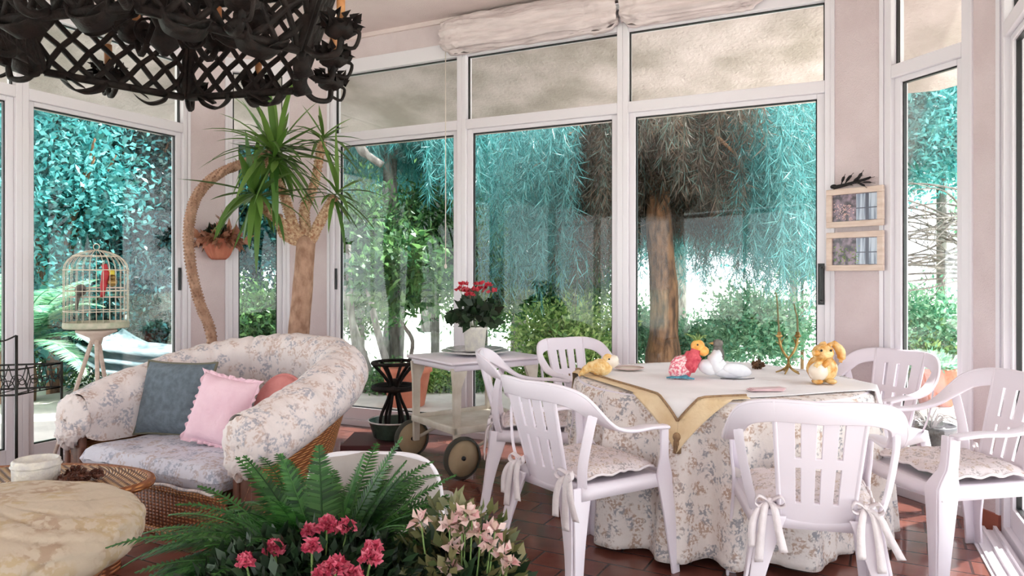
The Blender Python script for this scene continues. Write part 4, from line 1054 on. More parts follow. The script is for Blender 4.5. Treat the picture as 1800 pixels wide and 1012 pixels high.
# ---------------------------------------------------------------- chandelier
hc = Vector((-1.27, 2.60, 0)); a0 = math.radians(107)
t = thing('lattice_chandelier', 'blackened hexagonal wrought iron lattice chandelier with candle arms', 'chandelier', (hc.x, hc.y, 2.04))
RB, RT, HH = .55, .72, .46
def hexp(k, r, z): a = a0+k*PI/3; return Vector((r*math.cos(a), r*math.sin(a), z))
for k in range(6):
    c0, c1 = hexp(k, RB, 0), hexp(k+1, RB, 0); d0, d1 = hexp(k, RT, HH), hexp(k+1, RT, HH)
    mb = MB(); nx, nz_ = 6, 4
    e0 = .06
    S_ = lambda u, v: (c0.lerp(c1, u)).lerp(d0.lerp(d1, u), v)
    # diamond lattice, wavy strips both ways
    for i in range(-nz_, nx+1):
        for sg in (1, -1):
            pts = []
            for q in range(0, nz_*2+1):
                v = q/(nz_*2); u = (i+(q/2 if sg > 0 else nz_-q/2)+.0)/nx
                if -.001 <= u <= 1.001:
                    pts.append(S_(min(.97, max(.03, u)), v)+Vector((0, 0, .004*(-1)**q)))
            if len(pts) > 1: mb.tube(pts, .012, 5)
    for i in range(nx+1):
        for q in range(nz_+1):
            u, v = i/nx, q/nz_
            mb.ell(S_(min(.97, max(.03, u)), v), (.012, .012, .012), 3)
    mb.build('lattice_panel', 'black_metal', t, world=False)
    mb = MB()
    for s_ in (.025, .975): mb.tube([S_(s_, 0), S_(s_, 1)], .014, 6)
    mb.tube([S_(0.025, 0), S_(.975, 0)], .016, 6); mb.tube([S_(0.025, 1), S_(.975, 1)], .014, 6)
    mb.build('panel_frame', 'black_metal', t, world=False)
    # hanging scrolls under the bottom rail
    for uu in (.28, .74):
        mb = MB(); b0 = S_(uu, 0); tn = (c1-c0).normalized(); on = Vector((b0.x, b0.y, 0)).normalized()
        pts = cr([b0-tn*.075+Vector((0, 0, .005)), b0-tn*.055+Vector((0, 0, -.03)), b0+Vector((0, 0, -.048))+on*.02, b0+tn*.055+Vector((0, 0, -.03)), b0+tn*.075+Vector((0, 0, .005)), b0+tn*.03+Vector((0, 0, -.015)), b0+tn*.005+Vector((0, 0, -.03))], 5)
        mb.sweepbox(pts, [on*.028+Vector((0, 0, .010))]*len(pts), [Vector((0, 0, .004))+tn*.003]*len(pts)); mb.build('scroll', 'black_metal', t, world=False)
    # outer candle arm at the corner and one mid-side
    for kk, (uu, ro) in enumerate(((0, .70), (.5, .60))):
        b0 = S_(uu, .12); on = Vector((b0.x, b0.y, 0)).normalized(); cp = Vector((on.x*ro, on.y*ro, .045))
        arm = MB(); arm.tube(cr([b0-Vector((0, 0, .05)), b0+on*.05-Vector((0, 0, .08)), cp-Vector((0, 0, .06))-on*.01, cp], 5), .012, 6)
        sp = cr([cp-Vector((0, 0, .04)), cp+on*.05-Vector((0, 0, .05)), cp+on*.07, cp+on*.04+Vector((0, 0, .01))], 4); arm.tube(sp, .007, 5)
        ao = arm.build('candle_arm', 'black_metal', t, world=False)
        cup = MB(); cup.ell((cp.x, cp.y, cp.z+.02), (.055, .055, .035), 8, disp=lambda v: 1+.35*noise.noise(v*4))
        c_, d_ = [], []
        for q in range(26):
            a = 2*PI*q/13; c_.append((cp.x+.04*math.cos(a), cp.y+.04*math.sin(a), cp.z+.02+.02*(q//13))); d_.append((math.cos(a), math.sin(a), .35+.5*(q//13)))
        cup.leaves(np.array(c_), np.array(d_), .045, .035, .3); cup.build('drip_cup', 'black_metal', ao, world=False)
        cn = MB(); cn.lathe([(.015, .04), (.015, .15)], 12, c=(cp.x, cp.y, cp.z)); cn.build('candle_sleeve', 'candle_sleeve', ao, world=False)
        bl = MB(); bl.lathe([(.008, .15), (.014, .17), (.012, .19), (.002, .215)], 10, c=(cp.x, cp.y, cp.z)); bl.build('bulb', 'bulb_glass', ao, world=False)
# inner tier
for k in range(6):
    mb = MB(); a = a0+k*PI/3+.5; r = .30
    p0 = Vector((r*math.cos(a), r*math.sin(a), .16)); mb.tube(cr([(0, 0, .30), (p0.x*.4, p0.y*.4, .16), (p0.x*.8, p0.y*.8, .08), p0], 6), .013, 6)
    for sg in (-1, 1): mb.tube([Vector((p0.x*.55, p0.y*.55, .14))+Vector((math.cos(a+PI/2)*sg*.06*(1-q/16)*math.sin(q*.5), math.sin(a+PI/2)*sg*.06*(1-q/16)*math.sin(q*.5), .06*(1-q/16)*math.cos(q*.5))) for q in range(16)], .006, 5)
    ao = mb.build('inner_arm', 'black_metal', t, world=False)
    mb = MB(); mb.ell((p0.x, p0.y, .18), (.07, .07, .045), 8, disp=lambda v: 1+.4*noise.noise(v*4)); mb.build('drip_cup', 'black_metal', ao, world=False)
    mb = MB(); mb.lathe([(.015, .2), (.015, .31)], 10, c=(p0.x, p0.y, 0)); mb.build('candle_sleeve', 'candle_sleeve', ao, world=False)
mb = MB(); mb.lathe([(.01, .02), (.05, .06), (.03, .12), (.07, .2), (.04, .3), (.02, .4), (.02, .7)], 14); mb.build('stem', 'black_metal', t, world=False)
for k in range(6):
    mb = MB(); mb.tube([hexp(k, RT, HH), Vector((.02, 0, 1.22))], .006, 6); mb.build('chain', 'black_metal', t, world=False)
mb = MB(); mb.lathe([(.01, .7), (.01, 1.22), (.06, 1.23), (.06, 1.258)], 14); mb.build('ceiling_rod', 'black_metal', t, world=False)
# ---------------------------------------------------------------- plants indoors
def strip_leaf(mb, base, d, L, W, droop, nseg=6, up=Vector((0, 0, 1))):
    d = Vector(d).normalized(); side = d.cross(up); side = side.normalized() if side.length > 1e-3 else Vector((1, 0, 0))
    pts = []; p = Vector(base); dd = d.copy()
    for i in range(nseg+1):
        pts.append(p.copy()); dd = (dd+Vector((0, 0, -droop/nseg))).normalized(); p = p+dd*L/nseg
    vs = []
    for i, q in enumerate(pts):
        w_ = W*(math.sin(PI*min(1, (i/nseg)*.8+.18)))*(1 if i < nseg else .05)
        vs += [q-side*w_/2, q+Vector((0, 0, -w_*.18)), q+side*w_/2]
    mb.add(vs, [f for i in range(nseg) for f in ((i*3, i*3+1, i*3+4, i*3+3), (i*3+1, i*3+2, i*3+5, i*3+4))])
def spiky_head(mb, c, n, L, W, ax=(0, 0, 1), spread=1.0, droop=.7, lo=-.25):
    ax = Vector(ax).normalized()
    for k in range(n):
        a = k*2.399+random.uniform(-.4, .4); h = lo+(1-lo)*(k/n)*random.uniform(.85, 1.0); r = math.sqrt(max(0, 1-h*h))*spread
        o = ax.orthogonal().normalized(); q = ax.cross(o); d = o*math.cos(a)*r+q*math.sin(a)*r+ax*h
        strip_leaf(mb, Vector(c)+ax*.06*h, d, L*random.uniform(.55, 1.2), W*random.uniform(.8, 1.25), droop*random.uniform(.1, 1.9)*(1-h*.6))
yl = dict(D=5.2)
def yp(px, py, dd=0): return P(px, py, 5.2+dd)
t = thing('curved_yucca', 'tall yucca with a thin bowed trunk bending right across the left corner', 'potted plant', (yp(376, 0).x, 5.2, 0))
trunk = cr([Vector((yp(378, 0).x, 5.2, .30)), yp(372, 592), yp(352, 535), yp(336, 470), yp(332, 400), yp(346, 345), yp(382, 307), yp(430, 286), yp(478, 268)], 6)
mb = MB(); mb.tube(trunk, [.034]*12+[.033]*12+[.034]*12+[.032]*8+[.028]*5, 12); 
for i in range(3, len(trunk)-2):   # leaf scars
    r = .036 if i < 36 else .032
    tn = (trunk[i+1]-trunk[i-1]).normalized(); o = tn.orthogonal().normalized(); q = tn.cross(o)
    for z in (0, .5):
        cp = trunk[i].lerp(trunk[i+1], z)
        for k in range(6):
            a = k*PI/3+i*.7+z*2; mb.ell(cp+(o*math.cos(a)+q*math.sin(a))*r*.9, (.012, .012, .009), 3)
mb.build('trunk', 'yucca_bark', t)
mb = MB(); spiky_head(mb, trunk[-1], 44, .60, .044, ax=(.75, .0, .65), spread=1.1, droop=.9)
spiky_head(mb, trunk[-1]+Vector((.05, -.1, -.05)), 14, .48, .042, ax=(.5, -.3, -.7), spread=.9, droop=.6); mb.build('leaves', 'leaf_yucca', t)
mb = MB(); mb.lathe([(.15, 0), (.19, .02), (.21, .34), (.225, .34), (.225, .37), (.2, .37), (.195, .31), (.001, .31)], 28, c=(yp(378, 0).x, 5.2, 0)); mb.build('pot', 'terracotta', t)
x0 = yp(528, 0, .15).x
t = thing('branched_yucca', 'yucca with a thick pale straight trunk forking into several leafy heads', 'potted plant', (x0, 5.35, 0))
D2 = 5.35
def y2(px, py, dd=0): return P(px, py, D2+dd)
mb = MB(); mb.tube(cr([Vector((y2(521, 0).x, D2, .30)), y2(524, 600), y2(531, 520), y2(538, 425)], 5), [.078, .078, .075, .07], 16); mb.ell(y2(538, 424), (.075, .075, .05), 8); mb.build('trunk', 'yucca_bark', t)
brs = [([(535, 425), (515, 395), (500, 345), (478, 300), (470, 262)], 26, .46, .034), ([(541, 422), (535, 370), (552, 325), (566, 250)], 24, .40, .032), ([(545, 425), (565, 385), (588, 345)], 24, .42, .032), ([(532, 425), (505, 400), (470, 370), (452, 345)], 40, .50, .046), ([(528, 425), (500, 412), (488, 378)], 0, 0, 0)]
hv = MB()
for i, (pl, n, L_, W_) in enumerate(brs):
    dd = (-.1, .12, -.15, -.2, .05)[i]
    pts = cr([y2(a, b, dd*k/max(1, len(pl)-1)) for k, (a, b) in enumerate(pl)], 6)
    mb = MB(); rr_ = [.040-.012*k/len(pts) for k in range(len(pts))]; mb.tube(pts, rr_, 10)
    for k in range(1, len(pts)-1):
        tn = (pts[k+1]-pts[k-1]).normalized(); o = tn.orthogonal().normalized(); q = tn.cross(o)
        for z in (0, .5):
            for j in range(7):
                a = j*2*PI/7+k*.6; mb.ell(pts[k].lerp(pts[k+1], z)+(o*math.cos(a)+q*math.sin(a))*rr_[k]*.9, (.013, .013, .008), 3)
    br = mb.build('branch', 'yucca_ring', t)
    if n:
        mb = MB(); spiky_head(mb, pts[-1], n, L_, W_, ax=((0, 0, 1), (.25, 0, .9), (.5, -.2, .6), (-.5, -.2, .5))[i], spread=1.1, droop=1.5 if i == 3 else 1.0, lo=-.55 if i == 3 else -.3); mb.build('leaves', 'leaf_yucca', br)
mb = MB(); mb.lathe([(.16, 0), (.20, .02), (.22, .34), (.235, .34), (.235, .37), (.21, .37), (.205, .31), (.001, .31)], 28, c=(y2(521, 0).x, D2, 0)); mb.build('pot', 'terracotta', t)

def frond(mb, base, d, L, droop, npin, pl, pw, rach=.004, curl=0):
    d = Vector(d).normalized(); p = Vector(base); pts = [p.copy()]; n = 14
    for i in range(n): d = (d+Vector((0, 0, -droop/n*(.5+i/n)))).normalized(); p = p+d*L/n; pts.append(p.copy())
    pts = cr(pts, 2); mb.tube(pts, [rach, rach*.4], 4); c, dd, LL = [], [], []; m_ = len(pts)-1
    for i in range(npin):
        s_ = .10+.9*i/npin; q = s_*m_; k = min(int(q), m_-1); pt = pts[k].lerp(pts[k+1], q-k); tn = (pts[k+1]-pts[k]).normalized()
        side = tn.cross(Vector((0, 0, 1))); side = side.normalized() if side.length > 1e-3 else Vector((1, 0, 0))
        l = pl*math.sin(PI*min(1, s_*.82+.16))**.7
        for sg in (-1, 1):
            v = side*sg+tn*.35+Vector((0, 0, random.uniform(-.12, .05))); v.normalize()
            w_ = (tn-v*tn.dot(v)).normalized()*pw/2
            mb.add([pt-w_, pt+v*l*.5-w_*1.0, pt+v*l, pt+v*l*.5+w_*1.0, pt+w_], [(0, 1, 2, 3, 4)])
# three pots on a low bench at the bottom of the view
mb = MB(); t = thing('plant_bench', 'low dark bench under the potted fern and flowers', 'bench', (-.33, 1.66, 0))
mb.box(-.50, .52, -.22, .22, .30, .335); mb.build('top', 'rim_wood', t, world=False, bevel=.005)
for sx in (-1, 1):
    for sy in (-1, 1): mb = MB(); mb.box(sx*.46-.02, sx*.46+.02, sy*.18-.02, sy*.18+.02, 0, .30); mb.build('leg', 'rim_wood', t, world=False)
def potbm(mb, c, r, h): mb.lathe([(r*.72, 0), (r*.75, .005), (r, h*.85), (r*1.08, h*.86), (r*1.08, h), (r*.98, h), (r*.92, h*.85), (.001, h*.83)], 26, c=c)
fc = Vector((-.46, 1.74, .336))
t = thing('potted_fern', 'large sword fern with arching dark green fronds in front of the sofa', 'potted plant', fc)
mb = MB(); potbm(mb, (0, 0, 0), .12, .17); mb.build('pot', 'terracotta', t, world=False)
mb = MB()
for k in range(250):
    a = k*2.399; el = random.uniform(.1, 1.2); L_ = random.uniform(.24, .40)
    frond(mb, (.04*math.cos(a), .04*math.sin(a), .16), (math.cos(a)*math.cos(el), math.sin(a)*math.cos(el), math.sin(el)), L_, random.uniform(.7, 1.6), 32, .050, .0068)
for (dx, dy, dz, L_, dr) in ((.25, .1, 1, .33, .3), (.55, .1, 1, .36, .35), (-.3, .1, 1, .34, .5), (-.1, .25, 1, .34, .35), (-.8, -.2, .5, .46, 1.1), (-1, -.1, .45, .48, 1.2), (-.9, .1, .5, .50, 1.0), (-.8, -.4, .6, .44, 1.3), (-.95, .2, .3, .50, .8), (-.9, -.3, .25, .48, .8), (-1, 0, .15, .46, .6), (-.8, .4, .4, .46, 1.0), (-.7, -.5, .3, .44, .8), (.9, -.1, .5, .42, 1.0), (.95, .2, .35, .42, .9), (-.9, -.1, .75, .46, 1.2), (-1, .05, .6, .48, 1.3), (-.95, -.3, .65, .46, 1.4), (.75, .1, .9, .42, .6), (.42, .2, 1.0, .40, .4), (-.5, .1, 1, .38, .6))+tuple((-1, -.6+k*.045, .25+.6*((k*.37) % 1), .40+.14*((k*.61) % 1), .8+.7*((k*.29) % 1)) for k in range(30)):
    frond(mb, (0, 0, .16), (dx, dy, dz), L_, dr, 38, .056, .0072)
mb.build('fronds', 'leaf_fern', t, world=False)
def flowerball(mb, c, r, n=70, L_=.03, W_=.026):
    v = np.random.normal(size=(n, 3)); v /= np.linalg.norm(v, axis=1, keepdims=True); v[:, 2] = np.abs(v[:, 2])*1.2-.2
    mb.leaves(np.array(c)+v*r*np.random.uniform(.15, .75, (n, 1)), v+np.random.normal(size=(n, 3))*.25, L_, W_, .35)
gc = Vector((-.42, 1.50, .336))
t = thing('potted_carnations', 'dark leafy plant with ruffled deep pink blooms at the bottom centre', 'potted plant', gc)
mb = MB(); potbm(mb, (0, 0, 0), .10, .14); mb.build('pot', 'terracotta', t, world=False)
mb = MB(); foliage_round(mb, (0, 0, .13), (.33, .18, .25), 5200, .038, .021, .1, 1.0); mb.build('leaves', 'leaf_dark', t, world=False)
for px, py, D, r in ((575, 926, 1.50, .030), (543, 934, 1.50, .018), (608, 928, 1.50, .024), (482, 967, 1.45, .027), (548, 962, 1.42, .020), (652, 982, 1.40, .026), (590, 1000, 1.38, .032), (565, 1010, 1.38, .022), (620, 1010, 1.38, .02), (432, 988, 1.42, .018), (655, 965, 1.42, .02)):
    p = P(px, py, D)-gc
    mb = MB(); mb.tube(cr([(p.x*.3, p.y*.3, .1), (p.x*.8, p.y*.8, p.z*.7), p], 4), .0025, 5); st = mb.build('stem', 'green_toy', t, world=False)
    mb = MB(); flowerball(mb, p, r*.75, int(110*r/.03), .014, .013); mb.build('bloom', 'petal_pink', st, world=False)
ac = Vector((-.12, 1.58, .336))
t = thing('potted_azalea', 'olive-leaved plant with small pale pink flowers right of the deep pink blooms', 'potted plant', ac)
mb = MB(); potbm(mb, (0, 0, 0), .11, .15); mb.build('pot', 'terracotta', t, world=False)
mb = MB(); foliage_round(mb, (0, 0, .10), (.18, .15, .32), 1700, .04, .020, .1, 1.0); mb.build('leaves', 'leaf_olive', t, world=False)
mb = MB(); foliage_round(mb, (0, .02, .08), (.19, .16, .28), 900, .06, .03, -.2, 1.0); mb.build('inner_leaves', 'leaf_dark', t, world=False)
for k, (px, py) in enumerate(((818, 903), (845, 935), (812, 938), (862, 958), (790, 925), (740, 918), (885, 975), (800, 965), (792, 1000), (870, 935), (830, 915), (893, 992))):
    p = P(px, py, 1.50)-ac
    mb = MB(); mb.tube(cr([(p.x*.3, p.y*.3, .1), (p.x*.8, p.y*.8, p.z*.7), p], 4), .002, 5); st = mb.build('stem', 'green_toy', t, world=False)
    mb = MB(); flowerball(mb, p, .014, 12, .024, .016); mb.build('bloom', 'petal_pale', st, world=False)
# ---------------------------------------------------------------- garden
GZ = -.15
def cloudpts(c, R, n, nc, cs, shell=.55):
    v = np.random.normal(size=(nc, 3)); v /= np.linalg.norm(v, axis=1, keepdims=True)
    cc_ = np.array(c)+v*np.array(R)*np.random.uniform(shell, 1, (nc, 1)); idx = np.random.randint(0, nc, n)
    off_ = np.random.normal(size=(n, 3))*cs; return cc_[idx]+off_, v[idx]
def crown(mb, c, R, n, nc, cs, L_, W_, up=.2, rnd=.8, shell=.55, zmin=GZ+.02):
    n = int(n*2.3); L_ *= .62; W_ *= .62
    p, v = cloudpts(c, R, n, int(nc*1.3), cs, shell); d = v*.7+np.random.normal(size=(n, 3))*rnd+np.array([0, 0, up])
    k = p[:, 2] > zmin; p, d = p[k], d[k]; n = len(p)
    mb.leaves(p, d, np.random.uniform(.7, 1.3, n)*L_, np.random.uniform(.7, 1.3, n)*W_)
def branches(mb, c, R, root, n, r0=.02):
    for k in range(n):
        v = Vector(np.random.normal(size=3)).normalized(); e = Vector(c)+Vector((v.x*R[0], v.y*R[1], abs(v.z)*R[2]*.9))*.8
        m_ = Vector(root).lerp(e, .45)+Vector((0, 0, .15)); mb.tube(cr([root, m_, e], 5), [r0, r0*.3], 5)
def shrub(name, label, cat, c, R, n, nc, cs, L_, W_, mat, trunk=None, bark='bark_brown', group=None, nb=8, **kw):
    t = thing(name, label, cat, (c[0], c[1], GZ), group=group)
    mb = MB(); crown(mb, c, R, n, nc, cs, L_, W_, **kw); mb.build('foliage', mat, t)
    mb = MB(); r0 = trunk or .03; top = Vector((c[0], c[1], max(GZ+.12, c[2]-R[2]*.6)))
    mb.tube([(c[0], c[1], GZ), tuple(top)], [r0*1.15, r0], 10); branches(mb, c, R, top, nb, r0*.6); mb.build('trunk', bark, t)
    return t
def gp(px, py, D): p = P(px, py, D); return (p.x, p.y, p.z)
# left hedge seen through the tall left window
for k, (px, py, D, rx, rz) in enumerate(((-60, 330, 9.0, 1.3, 2.3), (95, 330, 8.2, .9, 2.2), (215, 300, 9.6, 1.3, 2.6), (330, 330, 9.8, 1.2, 2.4))):
    shrub('hedge_tree', ['grey-green broadleaf tree at the far left edge of the garden', 'pale leaved tall shrub left of the bird cage outside', 'dense dark teal evergreen behind the bird cage', 'dense teal evergreen seen left of the corner pillar'][k], 'tree',
          gp(px, py, D), (rx, .9, rz), 15000 if k in (2, 3) else 9000, 140, .22, .15, .075, 'leaf_hedge' if k != 1 else 'leaf_teal', .07, nb=12, group='evergreens beyond the left windows', shell=.2, rnd=.9)
shrub('lush_bush', 'dark low bush under the dense teal evergreen', 'bush', gp(230, 560, 8.4), (1.0, .6, .75), 7000, 60, .16, .13, .05, 'leaf_hedge', .03, shell=.2)
shrub('lush_bush', 'low dark bush behind the tripod legs', 'bush', gp(110, 590, 9.2), (.8, .5, .6), 5000, 50, .16, .13, .05, 'leaf_mid', .03, shell=.2)
# cycad fronds at far left
t = thing('cycad', 'light green cycad with long arching fronds at the left outside', 'palm', (gp(30, 0, 7.4)[0], 7.4, GZ))
mb = MB(); b0 = Vector((gp(30, 0, 7.4)[0], 7.4, .55))
for k in range(30):
    a = k*2.399; el = random.uniform(.2, 1.2); frond(mb, b0, (math.cos(a)*math.cos(el), math.sin(a)*math.cos(el), math.sin(el)), random.uniform(1.0, 1.5), random.uniform(.8, 1.5), 46, .20, .022, .01)
mb.build('fronds', 'leaf_mint', t)
mb = MB(); mb.lathe([(.16, GZ), (.18, .2), (.13, .58)], 14, c=(b0.x, b0.y, 0)); mb.build('trunk', 'bark_brown', t)
# small bay: bush and pale tree
shrub('laurel_bush', 'bright green bush outside the narrow window behind the yucca', 'bush', gp(452, 578, 8.3), (.55, .5, .55), 4000, 50, .13, .11, .05, 'leaf_mid', .02, shell=.2)
shrub('garden_tree', 'teal leaved tree outside the narrow window behind the yucca', 'tree', gp(450, 330, 10.5), (1.2, 1.0, 1.05), 9000, 90, .22, .18, .06, 'leaf_teal', .08, 'bark_grey')
# weeping conifers
def weeping(name, label, base, H, R, nbr, nst, mat, lo, tr=.17, dark=None, dens=16, up=1.0, amin=0, amax=2*PI, lmul=1, bark='bark_brown'):
    t = thing(name, label, 'tree', (base[0], base[1], GZ), group=None)
    dens = dens*1.9; B = Vector((base[0], base[1], GZ)); mb = MB(); top = B+Vector((.06, 0, H-GZ))
    mb.tube(cr([B, B+Vector((.03, 0, H*.35)), B+Vector((-.04, 0, H*.7)), top], 6), [tr*1.25, tr, tr*.92, tr*.8, tr*.6], 18); mb.build('trunk', bark, t)
    mb = MB(); C_, D_, L_, dkC, dkD = [], [], [], [], []
    for k in range(nbr):
        a = amin+(amax-amin)*((k*.618) % 1); z0 = H-.1-random.random()*H*.16; r = R*random.uniform(.55, 1)
        s_ = B+Vector((0, 0, z0-GZ)); e = s_+Vector((math.cos(a)*r, math.sin(a)*r, random.uniform(-.35, .35)))
        m_ = s_.lerp(e, .5)+Vector((0, 0, .35*up)); cv = cr([s_, m_, e], 8); mb.tube(cv, [tr*.3, .012], 6)
        for j in range(nst):
            q = random.uniform(.15, 1)*(len(cv)-1); i = min(int(q), len(cv)-2); st = cv[i].lerp(cv[i+1], q-i)+Vector(np.random.normal(size=3)*.12)
            ln = random.uniform(.5, 1.0)*(st.z-lo)*(.45+.55*q/len(cv))*lmul; ln = max(.25, ln); sw = Vector(np.random.normal(size=3))*.22; sw.z = 0; out = Vector((math.cos(a), math.sin(a), 0))*.25
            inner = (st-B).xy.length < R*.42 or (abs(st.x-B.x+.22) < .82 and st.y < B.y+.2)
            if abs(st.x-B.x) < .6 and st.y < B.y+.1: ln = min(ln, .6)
            m = int(dens*ln/.6)+3
            for i2 in range(m):
                f = i2/m; p = st+(sw+out)*f*(1-.4*f)*ln*.6+Vector((0, 0, -ln*f)); dr = Vector(np.random.normal(size=3))*.55+Vector((0, 0, -.9))
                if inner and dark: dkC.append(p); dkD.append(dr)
                else: C_.append(p); D_.append(dr)
    mb.build('branches', bark, t)
    mb = MB(); n = len(C_); mb.leaves(np.array([tuple(p) for p in C_]), np.array([tuple(p) for p in D_]), np.random.uniform(.10, .24, n), np.random.uniform(.006, .011, n)); mb.build('drooping_foliage', mat, t)
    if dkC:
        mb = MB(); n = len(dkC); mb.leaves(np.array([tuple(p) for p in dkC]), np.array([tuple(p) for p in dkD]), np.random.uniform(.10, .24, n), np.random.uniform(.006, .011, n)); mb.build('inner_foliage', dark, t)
    return t
wx = (1163-900)/FPX*8.6
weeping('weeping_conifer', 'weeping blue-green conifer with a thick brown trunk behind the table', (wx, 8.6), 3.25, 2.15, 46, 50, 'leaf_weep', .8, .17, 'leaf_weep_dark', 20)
weeping('weeping_conifer', 'bright teal weeping conifer seen through the left centre bay', ((690-900)/FPX*10.2, 10.2), 4.0, 2.0, 36, 44, 'leaf_teal', 2.0, .12, None, 18, bark='bark_grey')
weeping('weeping_conifer', 'bright teal weeping conifer between the left bay and the brown trunk', ((900-900)/FPX*11.4+.1, 11.4), 4.2, 2.0, 34, 40, 'leaf_teal', 2.2, .11, None, 18, bark='bark_grey')
# mid shrubs behind the centre wall
for k, (px, py, D, rx, rz, mt, nm, lb) in enumerate((
    (632, 450, 9.0, .6, .8, 'leaf_mid', 'garden_tree', 'dark green small tree with slanting stems left of the lemon tree'),
    (765, 410, 10.6, .7, .6, 'leaf_mid', 'garden_tree', 'green small tree above the red flowers outside'),
    (850, 500, 10.6, .6, .55, 'leaf_mid', 'garden_tree', 'grey-green tree between the trolley and the brown trunk'),
    (985, 500, 10.2, .7, .6, 'leaf_mid', 'garden_tree', 'green tree left of the brown trunk, behind the bright bush'),
    (1000, 600, 8.0, .55, .38, 'leaf_bright', 'bright_bush', 'sunlit yellow-green bush behind the back left chair'),
    (1335, 575, 8.6, .65, .45, 'leaf_mint', 'mint_bush', 'mint green bush behind the candlestick'),
    (1235, 610, 9.4, .5, .30, 'leaf_mint', 'mint_bush', 'low mint green bush just right of the brown trunk'),
    (1120, 590, 9.6, .4, .35, 'leaf_mint', 'mint_bush', 'pale green bush just left of the brown trunk'),
    (1395, 250, 12, 1.3, 1.1, 'leaf_teal', 'garden_tree', 'teal treetop at the upper right of the right centre bay'),
    (1410, 420, 9.6, .45, .6, 'leaf_mint', 'mint_bush', 'pale feathery bush beside the black loop handle'),
    (1655, 215, 9.5, 1.7, .85, 'leaf_teal', 'garden_tree', 'pine canopy at the top of the narrow right window'),
    (1630, 600, 8.2, .85, .80, 'leaf_mint', 'mint_bush', 'large mint green bush in the narrow right window'),
    (1612, 655, 8.0, .45, .30, 'leaf_bright', 'bright_bush', 'yellow-green bush at the foot of the narrow right window'))):
    c = gp(px, py, D); rr_ = max(rx, rz); big = nm == 'garden_tree'
    shrub(nm, lb, 'tree' if big else 'bush', c, (rx, rx*.8, rz), int((9000 if big else 5200)*min(1.6, rr_)), 70, .17 if big else .12, .15 if big else .11, .055 if big else .05, mt, .06 if big else .02, 'bark_grey' if big else 'bark_brown', shell=.3, nb=14 if big else 6)
# low border row
for k, px in enumerate((690, 760, 830, 900, 965)):
    shrub('border_plant', ['low border plant left of the trolley leg outside', 'low border plant seen under the trolley top', 'low border plant right of the near trolley leg', 'low border plant behind the trolley and the cream chair', 'low border plant at the right end of the row'][k], 'plant', gp(px, 672, 8.0+.1*k), (.32, .22, .16), 1500, 24, .07, .09, .035, ('leaf_mid', 'leaf_bright')[k % 2], .015, group='low border plants along the terrace', shell=.1, nb=4)
# slanting slim stems at left of the centre bay
for k, (a, b_) in enumerate((((668, 645), (600, 490)), ((640, 640), (612, 430)), ((700, 650), (640, 470)))):
    p0 = P(*a, 8.0); p1 = P(*b_, 8.2); p0.z = GZ
    mb = MB(); mb.tube(cr([p0, p0.lerp(p1, .5)+Vector((-.05, 0, .08)), p1], 6), [.05, .03], 8)
    o = mb.build('slanting_stem', 'bark_grey'); tag(o, ['slanting grey stem leaning furthest left behind the sofa', 'upright thin grey stem in the left centre bay', 'slanting grey stem nearest the lemon tree'][k], 'tree stem', 'bare slanting stems in the left centre bay')
# grey branch at the top left
mb = MB(); mb.tube(cr([P(596, 262, 8.8), P(625, 250, 8.8), P(640, 268, 8.7), P(672, 290, 8.7)], 6), [.05, .06, .045], 10); o = mb.build('bare_branch', 'bark_grey'); tag(o, 'thick grey bent branch at the top of the left centre bay', 'branch')
# bare twiggy tree right
t = thing('bare_tree', 'bare twiggy tree spreading across the narrow right window', 'tree', (gp(1720, 0, 7.6)[0], 7.6, GZ))
b0 = Vector((gp(1720, 0, 7.6)[0], 7.6, GZ)); mb = MB(); mb.tube(cr([b0, b0+Vector((.1, 0, 1.2)), b0+Vector((-.0, 0, 2.3))], 5), [.08, .05], 10)
for k in range(34):
    st = b0+Vector((0, 0, random.uniform(1.4, 2.3))); a = random.uniform(2.2, 4.2); l = random.uniform(.7, 1.7)
    e = st+Vector((math.cos(a)*l, math.sin(a)*l*.4, random.uniform(-.45, .45))); pts = cr([st, st.lerp(e, .5)+Vector((0, 0, random.uniform(-.1, .2))), e], 5); mb.tube(pts, [.016, .004], 5)
    for j in range(3):
        q = pts[random.randint(3, len(pts)-1)]; mb.tube([q, q+Vector((random.uniform(-.4, .1), random.uniform(-.1, .1), random.uniform(-.3, .3)))], [.006, .002], 4)
mb.build('branches', 'bark_grey', t)
# far trees
for k, (x, y, r, h, mt) in enumerate(((-14, 17, 3.2, 4.6, 'leaf_hedge'), (-9.5, 18, 3.0, 4.4, 'leaf_hedge'), (-5.5, 19, 2.6, 4.2, 'leaf_teal'), (-2.2, 18.5, 2.4, 4.4, 'leaf_teal'), (1.2, 19, 2.4, 4.3, 'leaf_mid'), (4.6, 19.5, 2.2, 4.2, 'leaf_teal'), (13.5, 18, 2.4, 4.0, 'leaf_mint'))):
    shrub('background_tree', ['distant dark tree farthest left', 'distant dark tree behind the bird cage hedge', 'distant teal tree behind the yucca', 'distant teal tree behind the left centre bay', 'distant green tree behind the middle centre bay', 'distant teal tree behind the brown trunk', 'distant pale tree at the far right'][k], 'tree', (x, y, h*.74+.3), (r, 1.2, h*.30), 7000, 90, .4, .34, .15, mt, .16, 'bark_grey', group='distant trees closing the garden', shell=.2)
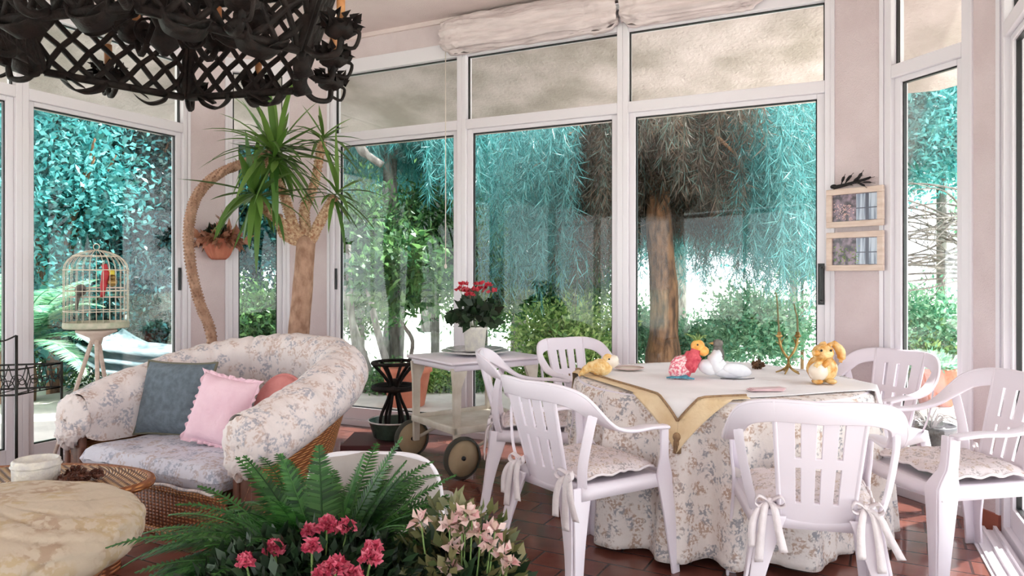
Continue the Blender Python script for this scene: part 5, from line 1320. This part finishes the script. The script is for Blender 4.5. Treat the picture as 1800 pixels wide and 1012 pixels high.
# ---------------------------------------------------------------- pots and furniture outside
def potted(name, label, c, r, h, mat='terracotta'):
    t = thing(name, label, 'plant pot', c); mb = MB(); potbm(mb, (0, 0, 0), r, h); mb.build('pot', mat, t, world=False)
    mb = MB(); mb.lathe([(.001, h*.84), (r*.9, h*.86), (.001, h*.9)], 20); mb.build('soil', 'soil', t, world=False); return t
lx, ly = gp(715, 0, 7.2)[0], 7.2
potted('terracotta_pot', 'large reddish terracotta pot of the lemon tree left of the trolley', (lx, ly, -.04), .24, .40)
t = thing('lemon_tree', 'slim lemon tree growing from the large terracotta pot', 'tree', (lx, ly, .31))
mb = MB(); top = P(712, 540, 7.2); mb.tube(cr([(lx, ly, .31), (lx+.06, ly, .6), (top.x-.03, ly, .8), top], 5), [.022, .016], 8); branches(mb, P(710, 480, 7.2), (.45, .3, .35), top, 12, .012); mb.build('trunk', 'bark_grey', t)
mb = MB(); crown(mb, P(710, 485, 7.2), (.5, .35, .38), 900, 40, .10, .17, .075, up=-.2); mb.build('foliage', 'leaf_mid', t)
p = P(1645, 0, 6.9); t = potted('terracotta_pot', 'terracotta pot outside the narrow right window', (p.x, 6.9, -.04+.06), .19, .36)
mb = MB(); foliage_round(mb, (0, 0, .34), (.26, .2, .14), 260, .10, .04, .1); mb.build('foliage', 'leaf_mint', t, world=False)
mb = MB(); mb.box(p.x-.3, p.x+.3, 6.65, 7.15, -.15, .018); o = mb.build('stone_block', 'pale_paving', smooth=False); tag(o, 'low stone block under the right terracotta pot outside', 'stone block')
p = P(1636, 0, 4.95); t = potted('black_bucket', 'dark blue-black plastic pot with pale twigs outside the right window', (p.x, 4.95, -.04), .15, .27, 'navy_pillow')
mb = MB()
for k in range(16): a = k*2.4; mb.tube(cr([(0, 0, .22), (.08*math.cos(a), .08*math.sin(a), .30+.02*(k % 3)), (.17*math.cos(a), .12*math.sin(a), .28+.03*(k % 4))], 4), [.006, .003], 5)
mb.build('twigs', 'bark_grey', t, world=False); t.children[0].data.materials[0] = MATS['black_plastic']
mb = MB(); foliage_round(mb, (0, 0, .24), (.12, .10, .05), 26, .07, .03, .1); mb.build('foliage', 'leaf_dark', t, world=False)
# stacked loungers outside left
for k in range(3):
    t = thing('sun_lounger', ['topmost pale blue plastic lounger of the stack outside', 'middle pale blue plastic lounger of the stack outside', 'lowest pale blue plastic lounger of the stack outside'][k], 'lounger', (gp(240, 0, 7.3)[0], 7.3, -.04+(2-k)*.11), -.25, 'plastic loungers stacked on the terrace')
    mb = MB()
    def lg(u, v):
        s_ = u; x = -.45+1.1*s_; z = .30+.16*max(0, 1-s_/.30)**1.3+.05*math.sin(s_*6)*.3; y = (v-.5)*.58; return (x, y, z+.05*(abs(v-.5)*2)**4)
    mb.grid(lg, 40, 12); mb.build('shell', 'blue_white', t, world=False, solid=.02)
    if k == 2:
        for x in (-.25, .5):
            for y in (-.24, .24): mb = MB(); mb.tube([(x, y, 0), (x, y, .29)], .02, 8); mb.build('leg', 'blue_white', t, world=False)
    mb = MB(); mb.tube([Vector(lg(i/20, 0)) for i in range(21)], .018, 6); mb.tube([Vector(lg(i/20, 1)) for i in range(21)], .018, 6); mb.build('side_rail', 'blue_white', t, world=False)
